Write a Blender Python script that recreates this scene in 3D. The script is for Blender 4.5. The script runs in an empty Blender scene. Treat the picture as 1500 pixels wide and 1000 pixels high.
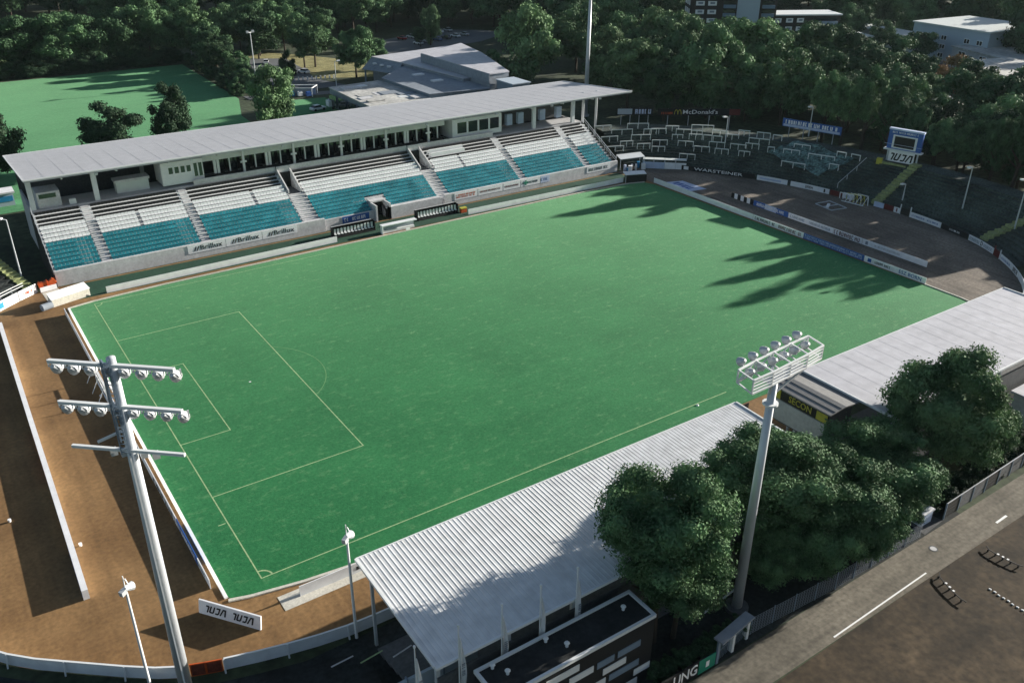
import bpy, math, random
from mathutils import Vector, Matrix
R = math.radians
sc = bpy.context.scene
COL = sc.collection
rnd = random.Random(7)

# ------------------------------------------------------------------ camera, sky, sun, exposure
cam_d = bpy.data.cameras.new('camera'); cam = bpy.data.objects.new('camera', cam_d); COL.objects.link(cam)
_yaw, _pit, _rol = 0.600687, 0.479788, 0.008365
_f = Vector((math.cos(_pit)*math.sin(_yaw), math.cos(_pit)*math.cos(_yaw), -math.sin(_pit)))
_r = Vector((math.cos(_yaw), -math.sin(_yaw), 0)); _u = _r.cross(_f)
_r2 = math.cos(_rol)*_r + math.sin(_rol)*_u; _u2 = -math.sin(_rol)*_r + math.cos(_rol)*_u
M = Matrix.Identity(4)
for i in range(3):
    M[i][0], M[i][1], M[i][2] = _r2[i], _u2[i], -_f[i]
M.translation = Vector((-15.51, -61.37, 54.66))
cam.matrix_world = M
cam_d.sensor_width = 36; cam_d.lens = 1295.2/1500*36; cam_d.clip_start = 1; cam_d.clip_end = 4000
sc.camera = cam

SUN_EL = R(14.3); SUN_AZ = R(94.6)
w = bpy.data.worlds.new('World'); sc.world = w; w.use_nodes = True
nt = w.node_tree; bg = nt.nodes['Background']
sky = nt.nodes.new('ShaderNodeTexSky'); sky.sky_type = 'NISHITA'; sky.sun_disc = False
sky.sun_elevation = SUN_EL; sky.sun_rotation = SUN_AZ
nt.links.new(sky.outputs[0], bg.inputs[0]); bg.inputs[1].default_value = 0.05
sd = bpy.data.lights.new('sun', 'SUN'); sd.energy = 5.0; sd.angle = R(0.5); sd.color = (1.0, 0.94, 0.84)
sun = bpy.data.objects.new('sun', sd); COL.objects.link(sun)
sdir = Vector((math.sin(SUN_AZ)*math.cos(SUN_EL), math.cos(SUN_AZ)*math.cos(SUN_EL), math.sin(SUN_EL)))
sun.rotation_euler = sdir.to_track_quat('Z', 'Y').to_euler(); sun.location = (200, 0, 120)
sc.view_settings.view_transform = 'Standard'; sc.view_settings.look = 'None'
sc.view_settings.exposure = 1.3; sc.view_settings.gamma = 1.0; sc.view_settings.use_curve_mapping = False

# ------------------------------------------------------------------ materials
MATS = {}
def mat(name, rgb, rough=0.75, var=0.12, scale=0.8, bump=0.0, metal=0.0, spec=0.3, rgb2=None, scale2=None, transl=0.0, rand=0.0, detail=4.0, streak=None):
    m = bpy.data.materials.new(name); m.use_nodes = True; MATS[name] = m
    n = m.node_tree.nodes; l = m.node_tree.links; b = n['Principled BSDF']
    b.inputs['Roughness'].default_value = rough; b.inputs['Metallic'].default_value = metal
    b.inputs['Specular IOR Level'].default_value = spec
    tc = n.new('ShaderNodeTexCoord'); nz = n.new('ShaderNodeTexNoise'); nz.inputs['Scale'].default_value = scale
    nz.inputs['Detail'].default_value = detail; nz.inputs['Roughness'].default_value = 0.62
    l.new(tc.outputs['Object'], nz.inputs['Vector'])
    cr = n.new('ShaderNodeValToRGB'); l.new(nz.outputs['Fac'], cr.inputs[0])
    a = rgb; c2 = rgb2 or rgb
    cr.color_ramp.elements[0].position = 0.28; cr.color_ramp.elements[1].position = 0.72
    cr.color_ramp.elements[0].color = [x*(1-var) for x in a]+[1]; cr.color_ramp.elements[1].color = [x*(1+var) for x in c2]+[1]
    out = cr.outputs[0]
    if scale2:
        n2 = n.new('ShaderNodeTexNoise'); n2.inputs['Scale'].default_value = scale2; n2.inputs['Detail'].default_value = 6
        l.new(tc.outputs['Object'], n2.inputs['Vector'])
        mr = n.new('ShaderNodeMapRange'); mr.inputs[1].default_value = 0.3; mr.inputs[2].default_value = 0.7
        mr.inputs[3].default_value = 1-var*1.3; mr.inputs[4].default_value = 1+var*1.3
        l.new(n2.outputs['Fac'], mr.inputs[0])
        mx = n.new('ShaderNodeVectorMath'); mx.operation = 'SCALE'; l.new(out, mx.inputs[0]); l.new(mr.outputs[0], mx.inputs['Scale']); out = mx.outputs[0]
    if streak:      # wear drawn out along one direction: (x scale, y scale, amount)
        mp = n.new('ShaderNodeMapping'); mp.inputs['Scale'].default_value = (streak[0], streak[1], 1); l.new(tc.outputs['Object'], mp.inputs[0])
        n4 = n.new('ShaderNodeTexNoise'); n4.inputs['Scale'].default_value = 1; n4.inputs['Detail'].default_value = 5; n4.inputs['Roughness'].default_value = 0.6; n4.inputs['Distortion'].default_value = 0.4
        l.new(mp.outputs[0], n4.inputs['Vector']); m4 = n.new('ShaderNodeMapRange'); m4.inputs[1].default_value = 0.36; m4.inputs[2].default_value = 0.64
        m4.inputs[3].default_value = 1-streak[2]; m4.inputs[4].default_value = 1+streak[2]*0.7; l.new(n4.outputs['Fac'], m4.inputs[0])
        mx4 = n.new('ShaderNodeVectorMath'); mx4.operation = 'SCALE'; l.new(out, mx4.inputs[0]); l.new(m4.outputs[0], mx4.inputs['Scale']); out = mx4.outputs[0]
    if rand:
        oi = n.new('ShaderNodeObjectInfo'); mr2 = n.new('ShaderNodeMapRange')
        mr2.inputs[3].default_value = 1-rand; mr2.inputs[4].default_value = 1+rand; l.new(oi.outputs['Random'], mr2.inputs[0])
        mx2 = n.new('ShaderNodeVectorMath'); mx2.operation = 'SCALE'; l.new(out, mx2.inputs[0]); l.new(mr2.outputs[0], mx2.inputs['Scale']); out = mx2.outputs[0]
    l.new(out, b.inputs['Base Color'])
    if bump:
        bp = n.new('ShaderNodeBump'); bp.inputs['Strength'].default_value = bump; bp.inputs['Distance'].default_value = 0.1
        n3 = n.new('ShaderNodeTexNoise'); n3.inputs['Scale'].default_value = scale*6; n3.inputs['Detail'].default_value = 5
        l.new(tc.outputs['Object'], n3.inputs['Vector']); l.new(n3.outputs['Fac'], bp.inputs['Height']); l.new(bp.outputs[0], b.inputs['Normal'])
    if transl:
        tr = n.new('ShaderNodeBsdfTranslucent'); l.new(out, tr.inputs[0])
        ms = n.new('ShaderNodeMixShader'); ms.inputs[0].default_value = transl
        l.new(b.outputs[0], ms.inputs[1]); l.new(tr.outputs[0], ms.inputs[2])
        l.new(ms.outputs[0], n['Material Output'].inputs['Surface'])
    return m

def grass_mat(name, c1, c2, fine=3.4, patch=0.07, sheen=0.6):
    m = bpy.data.materials.new(name); m.use_nodes = True; MATS[name] = m
    n = m.node_tree.nodes; l = m.node_tree.links; b = n['Principled BSDF']
    b.inputs['Roughness'].default_value = 0.85; b.inputs['Specular IOR Level'].default_value = 0.15
    b.inputs['Sheen Weight'].default_value = sheen; b.inputs['Sheen Roughness'].default_value = 0.27; b.inputs['Sheen Tint'].default_value = (0.50, 0.85, 0.52, 1)
    tc = n.new('ShaderNodeTexCoord')
    a = n.new('ShaderNodeTexNoise'); a.inputs['Scale'].default_value = patch; a.inputs['Detail'].default_value = 5; a.inputs['Roughness'].default_value = 0.6
    f = n.new('ShaderNodeTexNoise'); f.inputs['Scale'].default_value = fine; f.inputs['Detail'].default_value = 7; f.inputs['Roughness'].default_value = 0.72
    mp = n.new('ShaderNodeMapping'); mp.inputs['Scale'].default_value = (0.16, 1.0, 1.0); l.new(tc.outputs['Object'], mp.inputs[0])
    st = n.new('ShaderNodeTexNoise'); st.inputs['Scale'].default_value = 0.45; st.inputs['Detail'].default_value = 4; l.new(mp.outputs[0], st.inputs['Vector'])
    for k in (a, f): l.new(tc.outputs['Object'], k.inputs['Vector'])
    m1 = n.new('ShaderNodeMath'); m1.operation = 'MULTIPLY_ADD'; m1.inputs[1].default_value = 1.25; ah = n.new('ShaderNodeMath'); ah.operation = 'MULTIPLY_ADD'; ah.inputs[1].default_value = 0.65; ah.inputs[2].default_value = 0.175; l.new(a.outputs['Fac'], ah.inputs[0]); l.new(f.outputs['Fac'], m1.inputs[0]); l.new(ah.outputs[0], m1.inputs[2])
    m2 = n.new('ShaderNodeMath'); m2.operation = 'MULTIPLY_ADD'; m2.inputs[1].default_value = 0.22; l.new(st.outputs['Fac'], m2.inputs[0]); l.new(m1.outputs[0], m2.inputs[2])
    cr = n.new('ShaderNodeValToRGB'); l.new(m2.outputs[0], cr.inputs[0])
    mr = n.new('ShaderNodeMapRange'); mr.inputs[1].default_value = 0.95; mr.inputs[2].default_value = 1.55; l.new(m2.outputs[0], mr.inputs[0]); l.new(mr.outputs[0], cr.inputs[0])
    cr.color_ramp.elements[0].color = list(c1)+[1]; cr.color_ramp.elements[1].color = list(c2)+[1]
    fk = n.new('ShaderNodeTexNoise'); fk.inputs['Scale'].default_value = 1.1; fk.inputs['Detail'].default_value = 9; fk.inputs['Roughness'].default_value = 0.8
    mq = n.new('ShaderNodeMapping'); mq.inputs['Scale'].default_value = (0.55, 1.0, 1.0); l.new(tc.outputs['Object'], mq.inputs[0]); l.new(mq.outputs[0], fk.inputs['Vector'])
    fr = n.new('ShaderNodeMapRange'); fr.inputs[1].default_value = 0.54; fr.inputs[2].default_value = 0.70; fr.inputs[4].default_value = 0.85; l.new(fk.outputs['Fac'], fr.inputs[0])
    wm = n.new('ShaderNodeMix'); wm.data_type = 'RGBA'; l.new(fr.outputs[0], wm.inputs['Factor']); l.new(cr.outputs[0], wm.inputs['A']); wm.inputs['B'].default_value = (0.115, 0.255, 0.115, 1)
    l.new(wm.outputs['Result'], b.inputs['Base Color'])
    bp = n.new('ShaderNodeBump'); bp.inputs['Strength'].default_value = 0.5; bp.inputs['Distance'].default_value = 0.06
    l.new(f.outputs['Fac'], bp.inputs['Height']); l.new(bp.outputs[0], b.inputs['Normal'])
    return m

grass_mat('pitch_grass', (0.004, 0.092, 0.030), (0.030, 0.195, 0.068), sheen=0.85)
grass_mat('training_grass', (0.016, 0.115, 0.045), (0.058, 0.225, 0.095), 1.6, sheen=0.25)
mat('meadow', (0.045, 0.10, 0.035), 0.9, 0.4, 0.05, rgb2=(0.10, 0.15, 0.05), scale2=1.2)
mat('dry_grass', (0.20, 0.18, 0.07), 0.9, 0.3, 0.3, rgb2=(0.26, 0.24, 0.11), scale2=2)
mat('ground_dark', (0.022, 0.035, 0.018), 0.95, 0.4, 0.06, rgb2=(0.04, 0.055, 0.028), scale2=0.9)
mat('cinder', (0.155, 0.083, 0.032), 0.95, 0.16, 0.11, bump=0.3, rgb2=(0.225, 0.132, 0.056), scale2=2.6, streak=(0.9, 0.07, 0.12))
mat('astro', (0.015, 0.055, 0.033), 0.9, 0.2, 0.4, scale2=3)
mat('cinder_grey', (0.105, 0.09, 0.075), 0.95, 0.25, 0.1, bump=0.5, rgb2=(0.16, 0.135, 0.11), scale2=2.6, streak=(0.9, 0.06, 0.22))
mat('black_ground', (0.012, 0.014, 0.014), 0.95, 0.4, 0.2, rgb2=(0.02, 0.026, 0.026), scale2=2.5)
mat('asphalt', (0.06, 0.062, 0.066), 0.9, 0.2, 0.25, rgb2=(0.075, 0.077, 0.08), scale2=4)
mat('pale_road', (0.105, 0.093, 0.072), 0.9, 0.22, 0.14, rgb2=(0.165, 0.148, 0.118), scale2=2.4, streak=(0.05, 1.3, 0.2))
mat('lot_dirt', (0.028, 0.020, 0.011), 0.95, 0.35, 0.16, bump=0.4, rgb2=(0.055, 0.039, 0.023), scale2=1.6, streak=(0.22, 0.5, 0.3))
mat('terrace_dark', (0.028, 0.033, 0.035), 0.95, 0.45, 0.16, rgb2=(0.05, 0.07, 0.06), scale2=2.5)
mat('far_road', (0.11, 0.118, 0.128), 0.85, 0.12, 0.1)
mat('line_paint', (0.30, 0.43, 0.22), 0.8, 0.18, 0.7, scale2=6)
mat('line_faint', (0.10, 0.24, 0.10), 0.8, 0.2, 0.7)
mat('white_paint', (0.78, 0.78, 0.78), 0.6, 0.06, 0.8)
mat('white_board', (0.74, 0.75, 0.77), 0.5, 0.04, 0.6, streak=(0.9, 0.9, 0.07))
mat('kerb_concrete', (0.52, 0.5, 0.44), 0.85, 0.12, 0.6, scale2=5)
mat('concrete', (0.42, 0.42, 0.43), 0.85, 0.08, 0.35, scale2=3)
mat('pale_concrete', (0.52, 0.52, 0.53), 0.85, 0.08, 0.35, scale2=3, streak=(1.2, 0.4, 0.1))
mat('dark_concrete', (0.10, 0.105, 0.11), 0.9, 0.15, 0.4, scale2=3)
mat('stand_roof', (0.41, 0.415, 0.44), 0.6, 0.04, 0.1, scale2=0.8, streak=(1.6, 0.05, 0.03))
mat('corrugated', (0.58, 0.59, 0.60), 0.55, 0.09, 0.12, scale2=0.9, streak=(2.2, 0.06, 0.05))
mat('smooth_roof', (0.46, 0.46, 0.495), 0.6, 0.07, 0.1, scale2=0.8, streak=(1.5, 0.06, 0.06))
mat('grey_roof', (0.19, 0.19, 0.19), 0.7, 0.08, 0.3, scale2=2)
mat('slate_roof', (0.23, 0.26, 0.30), 0.75, 0.1, 0.12, scale2=1.2)
mat('gravel_roof', (0.36, 0.36, 0.35), 0.9, 0.2, 0.12, rgb2=(0.5, 0.49, 0.46), scale2=1.0)
mat('black_roof', (0.02, 0.022, 0.023), 0.85, 0.25, 0.5, scale2=3, streak=(0.3,0.6,0.3))
mat('black_wall', (0.014, 0.015, 0.016), 0.8, 0.2, 0.5)
mat('black_paint', (0.012, 0.012, 0.013), 0.6, 0.1, 1)
mat('trim_white', (0.66, 0.68, 0.69), 0.55, 0.05, 0.8)
mat('pale_trim', (0.55, 0.58, 0.57), 0.6, 0.06, 0.8)
mat('steel', (0.50, 0.53, 0.56), 0.42, 0.06, 0.8, metal=0.25)
mat('steel_blue', (0.20, 0.26, 0.33), 0.45, 0.08, 0.8, metal=0.2)
mat('lamp_metal', (0.50, 0.52, 0.54), 0.4, 0.08, 2, metal=0.25)
mat('lamp_glass', (0.5, 0.55, 0.58), 0.12, 0.05, 2, spec=0.7)
mat('glass_dark', (0.015, 0.02, 0.024), 0.08, 0.1, 1, spec=0.8)
mat('seat_teal', (0.016, 0.185, 0.235), 0.45, 0.2, 0.35, rgb2=(0.028, 0.24, 0.29), scale2=2)
mat('seat_white', (0.68, 0.70, 0.71), 0.45, 0.06, 0.5)
mat('seat_black', (0.012, 0.013, 0.015), 0.5, 0.1, 0.5)
mat('blue_paint', (0.03, 0.10, 0.33), 0.5, 0.1, 1)
mat('light_blue', (0.03, 0.25, 0.48), 0.5, 0.1, 1)
mat('pale_blue', (0.45, 0.52, 0.68), 0.6, 0.12, 0.8)
mat('orange_paint', (0.50, 0.085, 0.018), 0.55, 0.15, 1)
mat('rust_red', (0.16, 0.035, 0.02), 0.7, 0.25, 1.2, scale2=4)
mat('dark_red', (0.10, 0.012, 0.012), 0.6, 0.15, 1)
mat('yellow_paint', (0.42, 0.38, 0.05), 0.6, 0.15, 1.5)
mat('stair_yellow', (0.25, 0.28, 0.125), 0.85, 0.22, 0.7, scale2=4)
mat('green_paint', (0.01, 0.2, 0.13), 0.6, 0.1, 1)
mat('net_teal', (0.045, 0.082, 0.078), 0.8, 0.5, 0.5, rgb2=(0.10, 0.17, 0.16), scale2=2)
mat('brick_dark', (0.03, 0.024, 0.023), 0.85, 0.2, 0.5)
mat('tower_panel', (0.40, 0.47, 0.54), 0.75, 0.06, 0.1)
mat('balcony_blue', (0.16, 0.22, 0.29), 0.7, 0.12, 0.4)
mat('bark', (0.05, 0.037, 0.027), 0.9, 0.25, 2)
mat('rubber', (0.015, 0.015, 0.016), 0.8, 0.1, 3)
mat('flag_cloth', (0.72, 0.74, 0.76), 0.8, 0.06, 2, transl=0.08)
mat('wood_pale', (0.36, 0.30, 0.2), 0.8, 0.15, 1)
for nm, c in dict(car_silver=(0.45, 0.46, 0.47), car_white=(0.75, 0.75, 0.75), car_blue=(0.03, 0.07, 0.2), car_black=(0.02, 0.02, 0.022), car_red=(0.3, 0.02, 0.02)).items():
    mat(nm, c, 0.3, 0.02, 1, metal=0.1, spec=0.6)
LEAF = [mat('leaf_dark', (0.012, 0.032, 0.014), 0.7, 0.3, 2.2, rgb2=(0.068, 0.132, 0.062), transl=0.08, rand=0.22, spec=0.1),  # wide dark to pale noise paints a dapple of light and shade
        mat('leaf_mid', (0.017, 0.045, 0.018), 0.7, 0.3, 2.2, rgb2=(0.112, 0.205, 0.094), transl=0.08, rand=0.22, spec=0.1),
        mat('leaf_light', (0.03, 0.07, 0.026), 0.7, 0.3, 2.2, rgb2=(0.145, 0.24, 0.112), transl=0.08, rand=0.2, spec=0.1),
        mat('leaf_autumn', (0.17, 0.10, 0.035), 0.65, 0.4, 0.9, rgb2=(0.24, 0.15, 0.06), transl=0.08, rand=0.15),
        mat('leaf_deep', (0.016, 0.036, 0.020), 0.6, 0.4, 0.9, rgb2=(0.027, 0.055, 0.028), transl=0.12, rand=0.15, spec=0.1)]

# ------------------------------------------------------------------ mesh helpers
class MB:
    def __init__(s): s.v = []; s.f = []; s.mi = []
    def add(s, vs, fs, mi=0):
        o = len(s.v); s.v += [tuple(x) for x in vs]
        for q in fs: s.f.append(tuple(o+i for i in q)); s.mi.append(mi)
        return s
    def box(s, x0, x1, y0, y1, z0, z1, mi=0):
        return s.add([(x0,y0,z0),(x1,y0,z0),(x1,y1,z0),(x0,y1,z0),(x0,y0,z1),(x1,y0,z1),(x1,y1,z1),(x0,y1,z1)],
                     [(3,2,1,0),(4,5,6,7),(0,1,5,4),(1,2,6,5),(2,3,7,6),(3,0,4,7)], mi)
    def beam(s, p0, p1, w, h=None, mi=0):
        p0 = Vector(p0); p1 = Vector(p1); h = w if h is None else h; d = (p1-p0).normalized()
        up = Vector((0,0,1)) if abs(d.z) < 0.95 else Vector((1,0,0))
        a = d.cross(up).normalized()*w/2; b = a.cross(d).normalized()*h/2
        vs = [p0-a-b, p0+a-b, p0+a+b, p0-a+b, p1-a-b, p1+a-b, p1+a+b, p1-a+b]
        return s.add(vs, [(0,1,2,3),(7,6,5,4),(0,4,5,1),(1,5,6,2),(2,6,7,3),(3,7,4,0)], mi)
    def cyl(s, p0, p1, r0, r1=None, n=10, mi=0, cap=True):
        p0 = Vector(p0); p1 = Vector(p1); r1 = r0 if r1 is None else r1; d = (p1-p0).normalized()
        up = Vector((0,0,1)) if abs(d.z) < 0.95 else Vector((1,0,0))
        a = d.cross(up).normalized(); b = a.cross(d).normalized(); vs = []
        for p, r in ((p0, r0), (p1, r1)):
            for k in range(n):
                t = 2*math.pi*k/n; vs.append(p+a*math.cos(t)*r+b*math.sin(t)*r)
        fs = [(k, (k+1) % n, n+(k+1) % n, n+k) for k in range(n)]
        if cap: fs += [tuple(range(n-1, -1, -1)), tuple(range(n, 2*n))]
        return s.add(vs, fs, mi)
    def prism(s, poly, z0, z1, mi=0):
        n = len(poly); vs = [(x, y, z0) for x, y in poly]+[(x, y, z1) for x, y in poly]
        return s.add(vs, [tuple(range(n-1, -1, -1)), tuple(range(n, 2*n))]+[(k, (k+1) % n, n+(k+1) % n, n+k) for k in range(n)], mi)
    def sheet(s, poly, z, mi=0):
        return s.add([(x, y, z) for x, y in poly], [tuple(range(len(poly)))], mi)
    def quad(s, a, b, c, d, mi=0): return s.add([a, b, c, d], [(0,1,2,3)], mi)
    def mesh(s, name, mats, smooth=False):
        me = bpy.data.meshes.new(name); me.from_pydata(s.v, [], s.f)
        for m in (mats if isinstance(mats, (list, tuple)) else [mats]): me.materials.append(MATS[m] if isinstance(m, str) else m)
        if any(s.mi): me.polygons.foreach_set('material_index', s.mi)
        if smooth: me.polygons.foreach_set('use_smooth', [True]*len(s.f))
        me.update(); return me
    def build(s, name, mats, parent=None, smooth=False):
        return link(name, s.mesh(name, mats, smooth), parent)
def link(name, me, parent=None, local=False):
    o = bpy.data.objects.new(name, me); COL.objects.link(o)
    if parent is not None:
        o.parent = parent
        if not local: o.matrix_parent_inverse = WM(parent).inverted()
    return o
def WM(o):
    m = o.matrix_basis.copy()
    if o.parent: m = WM(o.parent) @ o.matrix_parent_inverse @ m
    return m
def tag(o, label, cat, group=None):
    o['label'] = label; o['category'] = cat
    if group: o['group'] = group
    return o
def thing(name, label, cat, loc=(0,0,0), rz=0, group=None):
    o = bpy.data.objects.new(name, None); COL.objects.link(o); o.empty_display_size = 0.3
    o.location = loc; o.rotation_euler = (0, 0, rz); return tag(o, label, cat, group)
def structure(o): o['kind'] = 'structure'; return o
def stuff(o): o['kind'] = 'stuff'; return o
def copy_tree(o, parent=None):
    c = o.copy(); COL.objects.link(c)
    if parent is not None: c.parent = parent
    for ch in o.children: copy_tree(ch, c)
    return c
_TX = {}
def text(s, h, m, parent, origin, along, up, name='lettering', depth=0.02, width=None):
    """flat print: a line of letters of cap height h, centred on origin, running along, standing up"""
    key = s
    if key not in _TX:
        cu = bpy.data.curves.new('lettering', 'FONT'); cu.body = s; cu.align_x = 'CENTER'; cu.align_y = 'CENTER'; cu.size = 1.4; cu.resolution_u = 2; cu.extrude = 0.02; cu.offset = 0.006
        ob = bpy.data.objects.new('lettering', cu); COL.objects.link(ob)
        dg = bpy.context.evaluated_depsgraph_get(); _TX[key] = bpy.data.meshes.new_from_object(ob.evaluated_get(dg))
        bpy.data.objects.remove(ob); bpy.data.curves.remove(cu)
    me = _TX[key].copy(); me.materials.clear(); me.materials.append(MATS[m])
    a = Vector(along).normalized(); u = Vector(up).normalized(); nrm = a.cross(u)
    xs = [v.co.x for v in me.vertices]; wd = max(xs)-min(xs)
    sx = h if width is None else width/wd
    Mx = Matrix((( a.x*sx, u.x*h, nrm.x, origin[0]), (a.y*sx, u.y*h, nrm.y, origin[1]), (a.z*sx, u.z*h, nrm.z, origin[2]), (0,0,0,1)))
    me.transform(Mx)
    return link(name, me, parent)
def strokes(h, width, m, parent, origin, along, up, seed=1, name='lettering', bold=0.16, rows=1):
    """print too small to read in the photograph: letter-sized strokes"""
    r = random.Random(seed); mb = MB(); a = Vector(along).normalized(); u = Vector(up).normalized(); nr = a.cross(u)
    o = Vector(origin)
    for row in range(rows):
        hh = h/rows*(0.78 if rows > 1 else 1); x = -width/2; vo = (rows/2-row-0.5)*h/rows
        while x < width/2-hh*0.5:
            if r.random() < 0.1: x += hh*0.5; continue
            lw = hh*r.uniform(0.4, 0.7); k = r.randint(0, 4); b = hh*bold
            def st(x0, x1, y0, y1):
                p = [o+a*xx+u*(vo+yy) for xx, yy in ((x0, y0), (x1, y0), (x1, y1), (x0, y1))]
                mb.add([q for q in p]+[q+nr*0.012 for q in p], [(4,5,6,7),(0,1,5,4),(1,2,6,5),(2,3,7,6),(3,0,4,7)])
            st(x, x+b, -hh/2, hh/2)
            if k in (0, 1, 3): st(x+lw-b, x+lw, -hh/2, hh/2)
            if k in (0, 2, 4): st(x+b, x+lw-b, hh/2-b, hh/2)
            if k in (1, 2, 4): st(x+b, x+lw-b, -hh/2, -hh/2+b)
            if k in (0, 3): st(x+b, x+lw-b, -b/2, b/2)
            x += lw+hh*0.2
    return mb.build(name, m, parent)
ORD = ['first', 'second', 'third', 'fourth', 'fifth', 'sixth', 'seventh', 'eighth', 'ninth', 'tenth', 'eleventh', 'twelfth', 'thirteenth', 'fourteenth', 'fifteenth', 'sixteenth', 'seventeenth', 'eighteenth', 'nineteenth', 'twentieth']
def spline(P, n=8):
    P = [Vector(p) for p in P]; Q = [2*P[0]-P[1]]+P+[2*P[-1]-P[-2]]; out = []
    for i in range(1, len(Q)-2):
        a, b, c, d = Q[i-1:i+3]
        for k in range(n):
            t = k/n; out.append(0.5*((2*b)+(c-a)*t+(2*a-5*b+4*c-d)*t*t+(3*b-a-3*c+d)*t**3))
    out.append(P[-1]); return out
def offset(pts, d):
    """offset a polyline to its left by d"""
    out = []
    for i, p in enumerate(pts):
        t = (pts[min(i+1, len(pts)-1)]-pts[max(i-1, 0)]).normalized(); out.append(p+Vector((-t.y, t.x))*d)
    return out
def cutpath(pts, s0, s1, step=None):
    """points of a polyline between arc lengths s0 and s1"""
    L = [0]
    for a, b in zip(pts[:-1], pts[1:]): L.append(L[-1]+(b-a).length)
    def at(s):
        for i in range(len(pts)-1):
            if s <= L[i+1]: return pts[i].lerp(pts[i+1], (s-L[i])/(L[i+1]-L[i]))
        return pts[-1].copy()
    n = max(1, round((s1-s0)/(step or 3))); return [at(s0+(s1-s0)*k/n) for k in range(n+1)]
def plen(pts): return sum((b-a).length for a, b in zip(pts[:-1], pts[1:]))
def near_s(pts, q):
    q = Vector(q); s = 0; best = (1e9, 0)
    for a, b in zip(pts[:-1], pts[1:]):
        d = b-a; t = max(0, min(1, (q-a).dot(d)/d.dot(d))); e = (a+d*t-q).length
        if e < best[0]: best = (e, s+d.length*t)
        s += d.length
    return best[1]

# ------------------------------------------------------------------ ground sheets
def sheet(name, m, poly, z): return structure(MB().sheet(poly, z).build(name, m))
RING = spline([(108.5,77.5),(114,76.2),(119,72.6),(125.2,61.9),(130.6,48.3),(133,35),(133.4,26),(131.5,13.4),(126.5,4.1),(118.5,-3.5),(108,-7.5)])
LRING = spline([(8.5,-10.6),(3.5,-10.4),(-1,-9.6),(-5.7,-8.3),(-9.5,-6.9),(-14.8,-2.8),(-20.3,2.3),(-25.5,11),(-28.5,22),(-29.5,36),(-27.5,50),(-21,63.5),(-11.6,72.8),(-5.9,77.2)])
sheet('ground', 'ground_dark', [(-1500,-900),(2200,-900),(2200,2200),(-1500,2200)], 0)
track_poly = [(q.x, q.y) for q in LRING]+[(-3.2,77.4),(106,77.4)]+[(q.x, q.y) for q in RING]+[(108,-10),(50,-10)]
sheet('running_track', 'cinder', track_poly, 0.02)
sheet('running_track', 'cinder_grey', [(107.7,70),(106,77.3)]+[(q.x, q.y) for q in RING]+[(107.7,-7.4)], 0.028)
sheet('artificial_turf_strip', 'astro', [(-1.5,71.0),(106,71.0),(106,76.9),(-1.5,76.9)], 0.035)
gp = [(-3.2,-0.6),(-3.05,-1.0),(-1.5,-1.5),(3,-2.3),(8,-2.8),(20,-3.0),(104,-3.0),(107.0,-2.4),(107.4,0.3),(107.0,66.5),(106.2,68.6),(103,69.6),(92,70.2),(60,70.1),(30,69.7),(10,69.5),(0,68.9),(-3.2,68.3)]
pitch = sheet('pitch', 'pitch_grass', gp, 0.06)
def kerb(pts, name='kerb', wd=0.28, m='kerb_concrete', z1=0.16):
    mb = MB()
    for a, b in zip(pts[:-1], pts[1:]): mb.beam((a[0], a[1], z1/2), (b[0], b[1], z1/2), wd, z1)
    return structure(mb.build(name, m))
kerb([(-3.36,68.4),(-3.36,-0.7)], wd=0.3, m='white_paint')
kerb([(-3.3,-1.1),(-1.5,-1.66),(3,-2.48),(8,-3.0)], wd=0.3)
kerb([(-3.4,68.46),(0,69.1),(10,69.7),(30,69.9),(60,70.3),(92,70.4),(103,69.8),(106.3,68.8)], wd=0.24)
kerb([(107.6,6),(107.6,-0.2),(107.2,-2.6)], wd=0.22)
def line(x0, y0, x1, y1, wd=0.13):
    d = Vector((x1-x0, y1-y0)).normalized(); n = Vector((-d.y, d.x))*wd/2
    o = MB().sheet([(x0-n.x, y0-n.y), (x1-n.x, y1-n.y), (x1+n.x, y1+n.y), (x0+n.x, y0+n.y)], 0.066).build('line', 'line_paint', pitch); return o
def arc(cx, cy, r, a0, a1, n=24, wd=0.13):
    mb = MB()
    for k in range(n):
        t0 = a0+(a1-a0)*k/n; t1 = a0+(a1-a0)*(k+1)/n; i, o = r-wd/2, r+wd/2
        mb.sheet([(cx+i*math.cos(t0), cy+i*math.sin(t0)), (cx+o*math.cos(t0), cy+o*math.sin(t0)), (cx+o*math.cos(t1), cy+o*math.sin(t1)), (cx+i*math.cos(t1), cy+i*math.sin(t1))], 0.066)
    mb.build('line', 'line_faint' if r > 5 else 'line_paint', pitch)
line(0,-0.065,0,68.06,.115); line(0.07,0,58,0,.115); line(0.07,68,36,68,.09)
line(0.07,13.84,16.43,13.84,.115); line(16.5,13.77,16.5,54.2,.115); line(0.07,54.16,16.43,54.16,.115)
line(0.07,24.84,5.43,24.84,.115); line(5.5,24.77,5.5,43.23,.115); line(0.07,43.16,5.43,43.16,.1)
a0 = math.acos(5.5/9.15); arc(11, 34, 9.15, -a0, a0, wd=.12)
arc(0, 0, 1.0, 0.07, math.pi/2-0.07, 10, .16); arc(0, 68, 1.0, -math.pi/2+.07, -0.07, 10, .12)
line(-0.9,9.15,-0.2,9.15,.115)
MB().cyl((11,34,.066),(11,34,.07),.14,n=10).build('penalty_mark', 'white_paint', pitch)
tag(MB().cyl((52.9,-0.3,.06),(52.9,-0.3,.2),.2,.05,8).build('marker_cone', 'white_paint'), 'small white marker cone on the grass near the near touchline', 'cone')

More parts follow.
